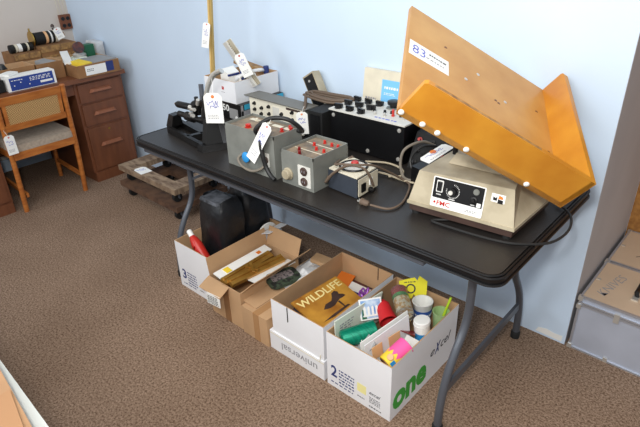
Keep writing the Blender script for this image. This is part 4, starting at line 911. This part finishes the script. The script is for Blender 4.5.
# ------------------------------------------------------------------ desk
dk = thing('wooden_desk', (-3.5, 0, 0), 'red-brown wooden pedestal desk against the left wall', 'desk')
bm = B(); bx(bm, -3.883, -3.10, -.75, .712, .722, .75); obj('desk_top', bm, 'desktop', dk, bevel=.004)
bm = B(); bx(bm, -3.88, -3.145, .352, .70, .07, .721); bx(bm, -3.87, -3.135, .358, .694, 0, .07); obj('right_pedestal', bm, 'desk', dk, bevel=.003)
bm = B(); bx(bm, -3.88, -3.145, -.70, -.215, .07, .721); bx(bm, -3.87, -3.135, -.694, -.22, 0, .07); obj('left_pedestal', bm, 'desk', dk, bevel=.003)
bm = B(); bx(bm, -3.80, -3.78, -.215, .352, .16, .721); obj('modesty_panel', bm, 'desk', dk)
bm = B(); bx(bm, -3.18, -3.15, -.215, .352, .64, .721); obj('centre_drawer', bm, 'desk', dk)
for z0, z1, zh in ((.575, .70, .645), (.415, .56, .49), (.085, .395, .265)):
    for y0, y1 in ((.372, .682), (-.68, -.235)):
        bm = B(); bx(bm, -3.146, -3.134, y0, y1, z0, z1); dr = obj('drawer', bm, 'desk', dk, bevel=.002)
        c = (y0+y1)/2
        bm = B(); quadbox(bm, [(-3.134, c-.085, zh-.012), (-3.134, c+.085, zh-.012), (-3.134, c+.07, zh+.014), (-3.134, c-.07, zh+.014)], [(-3.112, c-.07, zh-.005), (-3.112, c+.07, zh-.005), (-3.112, c+.055, zh+.010), (-3.112, c-.055, zh+.010)]); obj('handle', bm, 'oldwood' if 0 else mat('worn_handle', (150, 96, 70), .5), dr, bevel=.003)
        if z0 > .08 and z0 < .1:
            bm = B(); lathe(bm, (-3.134, c, z1-.03), X, [(.008, 0), (.008, .003)], n=12); obj('lock', bm, 'brass', dr)

# ------------------------------------------------------------------ chair
ch = thing('wooden_chair', (-3.25, .03, 0), 'honey-oak chair with woven cane back and beige seat pushed up to the desk', 'chair')
def leg2(bm, pts, w=.03):
    for p, q_ in zip(pts, pts[1:]): bar(bm, p, q_, w, w*.8, Y)
for y in (-.17, .235):
    yt = y-.012 if y < 0 else y-.018
    bm = B(); tube(bm, [(-3.085, y, 0), (-3.06, y, .22), (-3.045, y, .42), (-3.02, (y+yt)/2, .6), (-2.99, yt, .765)], .016, n=12); obj('rear_leg', bm, 'oak', ch, smooth=True)
for y in (-.14, .245):
    bm = B(); tube(bm, [(-3.48, y, 0), (-3.47, y, .2), (-3.46, y, .40)], .015, n=12); obj('front_leg', bm, 'oak', ch, smooth=True)
    bm = B(); bar(bm, (-3.475, y, .13), (-3.07, y, .11), .015, .028, Z); obj('side_stretcher', bm, 'oak', ch)
bm = B()
for a in ((-3.055, -3.03, -.16, .225), (-3.475, -3.45, -.15, .24)): bx(bm, *a, .365, .412)
for y in (-.157, .222): bar(bm, (-3.04, y, .388), (-3.46, y, .388), .02, .045, Z)
obj('seat_rail', bm, 'oak', ch)
bm = B(); plate(bm, (-3.465, -.165, .413), X, Y, rrect(.435, .40, .03), .042); obj('seat_cushion', bm, 'seat', ch, bevel=.012, smooth=True)
bm = B(); quadbox(bm, [(-3.010, -.165, .712), (-3.010, .20, .712), (-2.996, .20, .712), (-2.996, -.165, .712)], [(-2.998, -.165, .762), (-2.998, .20, .762), (-2.982, .20, .762), (-2.982, -.165, .762)])
obj('top_rail', bm, 'oak', ch, bevel=.003)
bm = B(); quadbox(bm, [(-3.036, -.165, .55), (-3.036, .21, .55), (-3.02, .21, .55), (-3.02, -.165, .55)], [(-3.028, -.165, .59), (-3.028, .205, .59), (-3.012, .205, .59), (-3.012, -.165, .59)]); obj('lower_rail', bm, 'oak', ch, bevel=.003)
for y in (-.155, .178):
    bm = B(); quadbox(bm, [(-3.028, y, .59), (-3.028, y+.02, .59), (-3.01, y+.02, .59), (-3.01, y, .59)], [(-3.01, y, .715), (-3.01, y+.02, .715), (-2.996, y+.02, .715), (-2.996, y, .715)]); obj('back_stile', bm, 'oak', ch)
bm = B(); quadbox(bm, [(-3.021, -.136, .588), (-3.021, .18, .588), (-3.017, .18, .588), (-3.017, -.136, .588)], [(-3.004, -.136, .714), (-3.004, .18, .714), (-3.0, .18, .714), (-3.0, -.136, .714)]); obj('cane_panel', bm, 'cane', ch)
price_tag('price tag hanging on the left rear post of the wooden chair', (-2.975, -.203, .545), (-2.975, -.148, .548), (-2.975, -.143, .43), (-2.975, -.203, .425), [(-2.985, -.18, .56), (-3.03, -.18, .58)])

# ------------------------------------------------------------------ things on the desk
kc = thing('parts_tray', (-3.27, .53, .75), 'shallow brown tray carton with white and blue end label on the desk above the drawers', 'box')
open_box(kc, -3.50, -3.085, .375, .675, .751, .832, 'kraftd')
bm = B(); bx(bm, -3.0845, -3.083, .43, .575, .762, .822); obj('white_label', bm, 'white', kc)
bm = B(); bx(bm, -3.0845, -3.083, .577, .63, .765, .828); obj('blue_label', bm, 'navy', kc)
bm = B(); textlines(bm, (-3.0828, .44, .785), Y, Z, .05, .02, 2); obj('fine_print', bm, 'blk_ink', kc)
bm = B(); slab(bm, (-3.20, .58, .825), .2, .17, .02, .1, 0, 0); top('grey_book', bm, 'lampgrey', (-3.2, .58, .815), 'flat grey book lying in the brown parts tray', 'book')
bm = B(); slab(bm, (-3.17, .455, .822), .12, .07, .035, .3, .1); top('yellow_packet', bm, 'custard', (-3.17, .455, .8), 'yellow packet at the front of the brown parts tray', 'packet')
bm = B(); slab(bm, (-3.33, .43, .85), .24, .05, .012, -.35, .15); top('white_strip', bm, 'white', (-3.33, .43, .84), 'white paper strip lying across the brown parts tray', 'paper')
top('paper_scraps', crumple((-3.36, .50, .80), .24, .2, .05, seed=8), 'paperg', (-3.36, .5, .8), 'heap of pale papers in the brown parts tray', 'paper')
bm = B(); lathe(bm, (-3.33, .53, .90), (1, .2, .25), [(.026, -.012), (.038, -.012), (.038, .012), (.026, .012)], n=24); tr_ = top('tape_roll', bm, 'bookcov', (-3.33, .53, .86), 'dark multicoloured tape roll standing in the brown parts tray', 'tape roll', smooth=True)
bm = B(); lathe(bm, (-3.37, .545, .80), Z, [(.045, 0), (.045, .05), (.03, .06)], n=20); top('steel_canister', bm, 'steel', (-3.37, .54, .8), 'round steel tin under the tape roll in the parts tray', 'tin', smooth=True)
bm = B(); slab(bm, (-3.40, .625, .85), .06, .07, .10, .1); top('green_box', bm, 'greendk', (-3.4, .62, .8), 'small dark green box at the back of the parts tray', 'box')
bm = B(); bx(bm, -3.56, -3.42, .695, .765, .751, .90)
top('plastic_bin', bm, 'poly', (-3.49, .73, .751), 'clear plastic bin standing in the corner behind the parts tray', 'bin', bevel=.01)
# blue printed box
bb = thing('blue_printed_box', (-3.23, .1, .75), 'white box with a blue printed side standing on the desk behind the chair back', 'box')
bm = B(); bx(bm, -3.215, -3.13, -.045, .25, .751, .836); obj('carton', bm, 'white', bb, bevel=.002)
bm = B(); bx(bm, -3.1305, -3.1285, -.03, .235, .755, .830); lb = obj('blue_label', bm, mat('cobalt_print', (34, 62, 140), .6), bb)
bm = B(); bx(bm, -3.1288, -3.1275, .15, .225, .772, .785); textlines(bm, (-3.1285, .09, .795), Y, Z, .13, .026, 3); textlines(bm, (-3.1285, -.02, .81), Y, Z, .07, .010, 1)
for y, z in ((-.01, .78), (.03, .795), (.08, .775)): bx(bm, -3.1288, -3.1275, y, y+.006, z, z+.006)
obj('white_print', bm, 'white', lb)
bm = B(); slab(bm, (-3.24, -.15, .79), .2, .17, .07, .1); top('black_box', bm, 'blackm', (-3.24, -.15, .75), 'black box lying left of the blue printed box', 'box')
bm = B(); slab(bm, (-3.19, .0, .846), .06, .09, .014, .6, .06); top('white_leaflet', bm, 'white', (-3.19, .0, .84), 'folded white leaflet lying on the blue printed box', 'paper')
def brown_box(x0, x1, y0, y1, z1, label, m='kraftd', z0=.751):
    th = thing('brown_carton', ((x0+x1)/2, (y0+y1)/2, z0), label, 'box'); open_box(th, x0, x1, y0, y1, z0, z1, m); return th
brown_box(-3.40, -3.23, .185, .36, .86, 'open brown carton behind the blue printed box, right one of the pair')
brown_box(-3.40, -3.23, -.03, .175, .865, 'open brown carton behind the blue printed box, left one of the pair')
bm = B(); lathe(bm, (-3.31, .0, .81), (.2, .1, 1), [(.03, 0), (.035, .05), (.015, .08)], n=18); top('black_spray_head', bm, 'black', (-3.31, .0, .81), 'black rounded object poking out of the left brown carton', 'part', smooth=True)
bm = B(); slab(bm, (-3.31, .28, .83), .10, .08, .06, .4, .1); top('grey_packet', bm, 'cord_w' if 0 else 'lampgrey', (-3.31, .28, .80), 'grey packet inside the right brown carton', 'packet')
bm = B(); slab(bm, (-3.47, -.1, .86), .12, .10, .2, .2, .0, .2); top('blue_book', bm, 'photo', (-3.47, -.1, .77), 'blue and brown patterned book leaning at the far left of the desk', 'book')
wdb = thing('wooden_crate', (-3.70, .5, .751), 'long brown wooden crate at the back of the desk under the disc roller', 'crate')
bm = B(); bx(bm, -3.82, -3.58, .375, .635, .751, .90); obj('crate_body', bm, 'kraftd', wdb, bevel=.003)
bm = B(); bx(bm, -3.583, -3.575, .375, .635, .80, .835); bx(bm, -3.583, -3.575, .375, .635, .86, .90); obj('slat', bm, 'worn', wdb)
wdc = thing('wooden_crate', (-3.70, .2, .751), 'lower brown wooden crate at the back of the desk with small spools on top', 'crate')
bm = B(); bx(bm, -3.80, -3.58, .195, .37, .751, .875); obj('crate_body', bm, 'kraftd', wdc, bevel=.003)
bm = B(); bx(bm, -3.583, -3.575, .195, .37, .84, .875); obj('slat', bm, 'worn', wdc)
rl = thing('disc_roller', (-3.66, .42, .9), 'roller of black and pale discs with a brass end plate lying on the wooden crate', 'roller')
bm = B(); cyl(bm, (-3.66, .365, .945), (-3.66, .595, .945), .02); obj('shaft', bm, 'worn', rl)
bm = B(); lathe(bm, (-3.66, .36, .95), Y, [(.05, 0), (.05, .008), (.04, .014)], n=28); bar(bm, (-3.66, .364, .99), (-3.66, .364, 1.02), .01, .006); obj('brass_end_plate', bm, 'brass', rl, smooth=True)
yy = .38
for w_, m in ((.07, 'blackm'), (.02, 'skin'), (.018, 'blackm'), (.012, 'white'), (.018, 'blackm'), (.014, 'cream'), (.016, 'white')):
    bm = B(); cyl(bm, (-3.66, yy, .945), (-3.66, yy+w_-.002, .945), .042, n=28); obj('disc', bm, m, rl); yy += w_
yy = .202
for i, (w_, m, nm) in enumerate(((.035, 'blackm', 'black'), (.018, 'cream', 'cream'), (.03, 'white', 'white'), (.03, 'blackm', 'black'), (.016, 'cream', 'cream'), (.03, 'blackm', 'black'))):
    bm = B(); lathe(bm, (-3.66, yy, .904), Y, [(.02, 0), (.028, .002), (.028, w_-.004), (.02, w_-.002)], n=22)
    top('thread_spool', bm, m, (-3.66, yy+w_/2, .876), ['black spool at the left end of the row on the lower crate', 'cream spool between the first black and the white spool on the lower crate', 'white spool on the lower crate', 'black spool just right of the white one on the lower crate', 'narrow cream spool near the right end of the row on the lower crate', 'black spool at the right end of the row on the lower crate'][i], 'spool', 'spools on the lower crate', smooth=True); yy += w_
price_tag('price tag on the disc roller near the room corner', (-3.598, .498, 1.003), (-3.585, .544, 1.011), (-3.577, .571, .933), (-3.592, .52, .932), [(-3.63, .51, 1.01), (-3.65, .52, .98)])
bm = B(); lathe(bm, (-3.66, .53, .987), Z, [(.006, 0), (.012, .015), (.012, .03), (.005, .04)], n=14); top('small_finial', bm, 'umber', (-3.66, .53, .987), 'small dark knob on top of the disc roller', 'knob', smooth=True)
# wall outlet
wo = thing('wall_outlet', (-3.885, .735, .99), 'brown four-hole wall outlet on the left wall near the corner with thin wires above', 'outlet')
bm = B(); bx(bm, -3.9, -3.875, .69, .775-.002, .945, 1.05); obj('outlet_box', bm, mat('brown_bakelite', (120, 70, 44), .4), wo, bevel=.004)
for y in (.712, .75):
    for z in (.972, 1.022):
        bm = B(); cyl(bm, (-3.876, y, z), (-3.872, y, z), .014, n=16); obj('socket', bm, 'black', wo)
bm = B()
for y0, y1 in ((.70, .688), (.725, .713), (.752, .752)): tube(bm, [(-3.893, y0, 1.045), (-3.896, y1, 1.3), (-3.896, y1, 2.2)], .002, n=6, smooth=False)
obj('wire', bm, 'cream', wo)

# ------------------------------------------------------------------ aluminium cases in the closet
def alu_case(x0, x1, y0, y1, z0, z1, label, word, wx, wy):
    th = thing('aluminium_case', ((x0+x1)/2, (y0+y1)/2, z0), label, 'case', 'aluminium cases in the closet')
    zl = z1-.035
    bm = B(); bx(bm, x0+.003, x1-.003, y0+.003, y1-.003, z0+.002, zl-.004); obj('case_body', bm, 'alu', th)
    bm = B(); bx(bm, x0+.003, x1-.003, y0+.003, y1-.003, zl, z1-.002); bx(bm, x0+.006, x1-.006, y0+.006, y1-.006, z1-.002, z1); ld = obj('case_lid', bm, None, th, mats=['alu', 'alubeige'])
    for f in ld.data.polygons:
        if f.normal.z > .9: f.material_index = 1
    bm = B()
    for z in (z0+.004, zl-.006, zl+.004, z1-.003):
        for a, b in (((x0, y0), (x1, y0)), ((x1, y0), (x1, y1)), ((x1, y1), (x0, y1)), ((x0, y1), (x0, y0))): bar(bm, (*a, z), (*b, z), .008, .008, Z)
    for a in ((x0, y0), (x1, y0), (x1, y1), (x0, y1)): bar(bm, (*a, z0), (*a, z1), .009, .009, Y)
    obj('edge_trim', bm, 'alutrim', th)
    for (cx, cy) in ((x0, y0), (x1, y0), (x0, y1), (x1, y1)):
        for z in (z0+.012, zl-.012, z1-.008):
            bm = B(); s = .011; bx(bm, cx-s*.8, cx+s*.8, cy-s*.8, cy+s*.8, z-s, z+s*.8); obj('corner_guard', bm, 'steel', th, bevel=.004)
    for x in (x0+.14, x1-.13):
        bm = B(); bx(bm, x-.01, x+.01, y0-.006, y0+.002, zl-.028, zl+.012); obj('latch', bm, 'steel', th, bevel=.002)
        bm = B(); bx(bm, x-.008, x+.008, y0-.005, y0+.002, z0, z0+.02); obj('hinge_plate', bm, 'steel', th)
    bm = B(); bx(bm, x0+.008, x0+.024, (y0+y1)/2-.006, (y0+y1)/2+.006, z1, z1+.003); obj('lid_clip', bm, 'steel', th)
    bm = B(); write(bm, word[0], wx, V(wy[0]), V(wy[1]), .036, word[1], t=.0006, bold=-.012, shear=.2); obj('handwriting', bm, word[2], th)
    return th
c1 = alu_case(.045, .62, .778, 1.098, 0, .264, 'nearer aluminium case with a tan top marked KNIVES, on the closet floor', ('KNIVES', .19, 'grey_ink'), V((.115, .83, .2643)), ((.20, .97, 0), (-.97, .20, 0)))
hx, hy = .26, .96
bm = B(); tube(bm, [(hx-.045, .90, .268), (hx-.05, .90, .285), (hx-.05, 1.02, .285), (hx-.045, 1.02, .268)], .009, n=10, smooth=False); obj('handle', bm, 'black', c1, smooth=True)
bm = B(); bx(bm, hx-.06, hx-.035, .87, .905, .264, .27); obj('handle_bracket', bm, 'steel', c1)
bm = B(); bx(bm, hx-.06, hx-.035, 1.015, 1.05, .264, .27); obj('handle_bracket', bm, 'steel', c1)
c2 = alu_case(.045, .62, 1.115, 1.445, 0, .264, 'farther aluminium case with a black knob on its tan top, against the closet back', ('TOY', .09, 'blk_ink'), V((.125, 1.215, .2643)), ((.85, -.45, 0), (.45, .85, 0)))
bm = B(); lathe(bm, (.185, 1.22, .2645), Z, [(.025, 0), (.027, .01), (.016, .02), (.014, .035)], n=20); bar(bm, (.185, 1.22, .275), (.24, 1.24, .28), .012, .01); obj('black_catch', bm, 'black', c2, smooth=True)

# ------------------------------------------------------------------ white table corner at the lower left of the view
wt = thing('white_table', (-1.2, -1.35, 0), 'white-topped table whose corner edge shows at the lower left', 'table')
bm = B(); quadbox(bm, [(-2.2, -1.75, .72), (-.2, -1.75, .72), (-.2, -1.026, .72), (-2.2, -.94, .72)], [(-2.2, -1.75, .745), (-.2, -1.75, .745), (-.2, -1.026, .745), (-2.2, -.94, .745)]); obj('table_top', bm, mat('white_laminate', (196, 200, 196), .6), wt, bevel=.004)
for x in (-2.12, -.28):
    for y in (-1.68, -1.09):
        bm = B(); cyl(bm, (x, y, 0), (x, y, .72), .016); obj('leg', bm, 'grey_metal', wt, smooth=True)
bc = thing('brown_shipping_box', (-.75, -1.2, .746), 'brown cardboard box with an open flap on the white table at the lower left', 'box')
bm = B(); quadbox(bm, [(-.95, -1.50, .746), (-.2, -1.50, .746), (-.2, -1.095, .746), (-.42, -1.052, .746), (-.95, -1.0, .746)], [(-.95, -1.50, .80), (-.2, -1.50, .80), (-.2, -1.09, .80), (-.42, -1.047, .80), (-.95, -.995, .80)]); obj('carton_body', bm, mat('pale_cardboard', (158, 122, 88), .85, var=.06), bc, bevel=.002)
bm = B(); quadbox(bm, [(-.53, -1.50, .801), (-.2, -1.50, .801), (-.2, -1.10, .801), (-.546, -1.037, .801)], [(-.53, -1.50, .806), (-.2, -1.50, .806), (-.2, -1.10, .806), (-.546, -1.037, .806)]); obj('flap', bm, mat('light_cardboard', (150, 112, 78), .85), bc)

# ------------------------------------------------------------------ camera
f, pit, yaw, roll = 539.42168, .49339, .74182, -.0322
d = V((-math.sin(yaw)*math.cos(pit), math.cos(yaw)*math.cos(pit), -math.sin(pit)))
r = d.cross(Z).normalized(); u = r.cross(d)
r2 = r*math.cos(roll)+u*math.sin(roll); u2 = -r*math.sin(roll)+u*math.cos(roll)
cam = bpy.data.cameras.new('camera'); co = bpy.data.objects.new('camera', cam); COL.objects.link(co)
cam.sensor_width = 36; cam.lens = 36*f/640; cam.clip_start = .05
co.matrix_world = M(((r2.x, u2.x, -d.x, .44946), (r2.y, u2.y, -d.y, -1.19444), (r2.z, u2.z, -d.z, 1.60387), (0, 0, 0, 1)))
scene.camera = co

# ------------------------------------------------------------------ light
def area(name, loc, target, size, power, col=(1, 1, 1), sy=None):
    l = bpy.data.lights.new(name, 'AREA'); l.energy = power; l.size = size; l.color = col
    if sy: l.shape = 'RECTANGLE'; l.size_y = sy
    o = bpy.data.objects.new(name, l); COL.objects.link(o); o.location = loc
    o.rotation_euler = (V(target)-V(loc)).to_track_quat('-Z', 'Y').to_euler(); return o
area('camera_flash', (.38, -1.28, 1.86), (-.7, .5, .7), .14, 22, (1, .97, .92))
area('ceiling_bounce', (-.5, -1.5, 2.65), (-.8, .5, .6), 1.8, 52, (1, .985, .96))
area('fill_light', (-2.6, -3.2, 2.0), (-1.2, .5, .8), 1.6, 34, (.86, .93, 1), 1.2)  # unseen fill lamp added to brighten the wall evenly, not an actual window
w = bpy.data.worlds.new('room_light'); scene.world = w; w.use_nodes = True
bgn = w.node_tree.nodes['Background']; bgn.inputs['Color'].default_value = (.92, .95, 1, 1); bgn.inputs['Strength'].default_value = .45
scene.view_settings.view_transform = 'Standard'; scene.view_settings.look = 'None'; scene.view_settings.exposure = .12; scene.view_settings.gamma = 1
scene.view_settings.use_curve_mapping = False
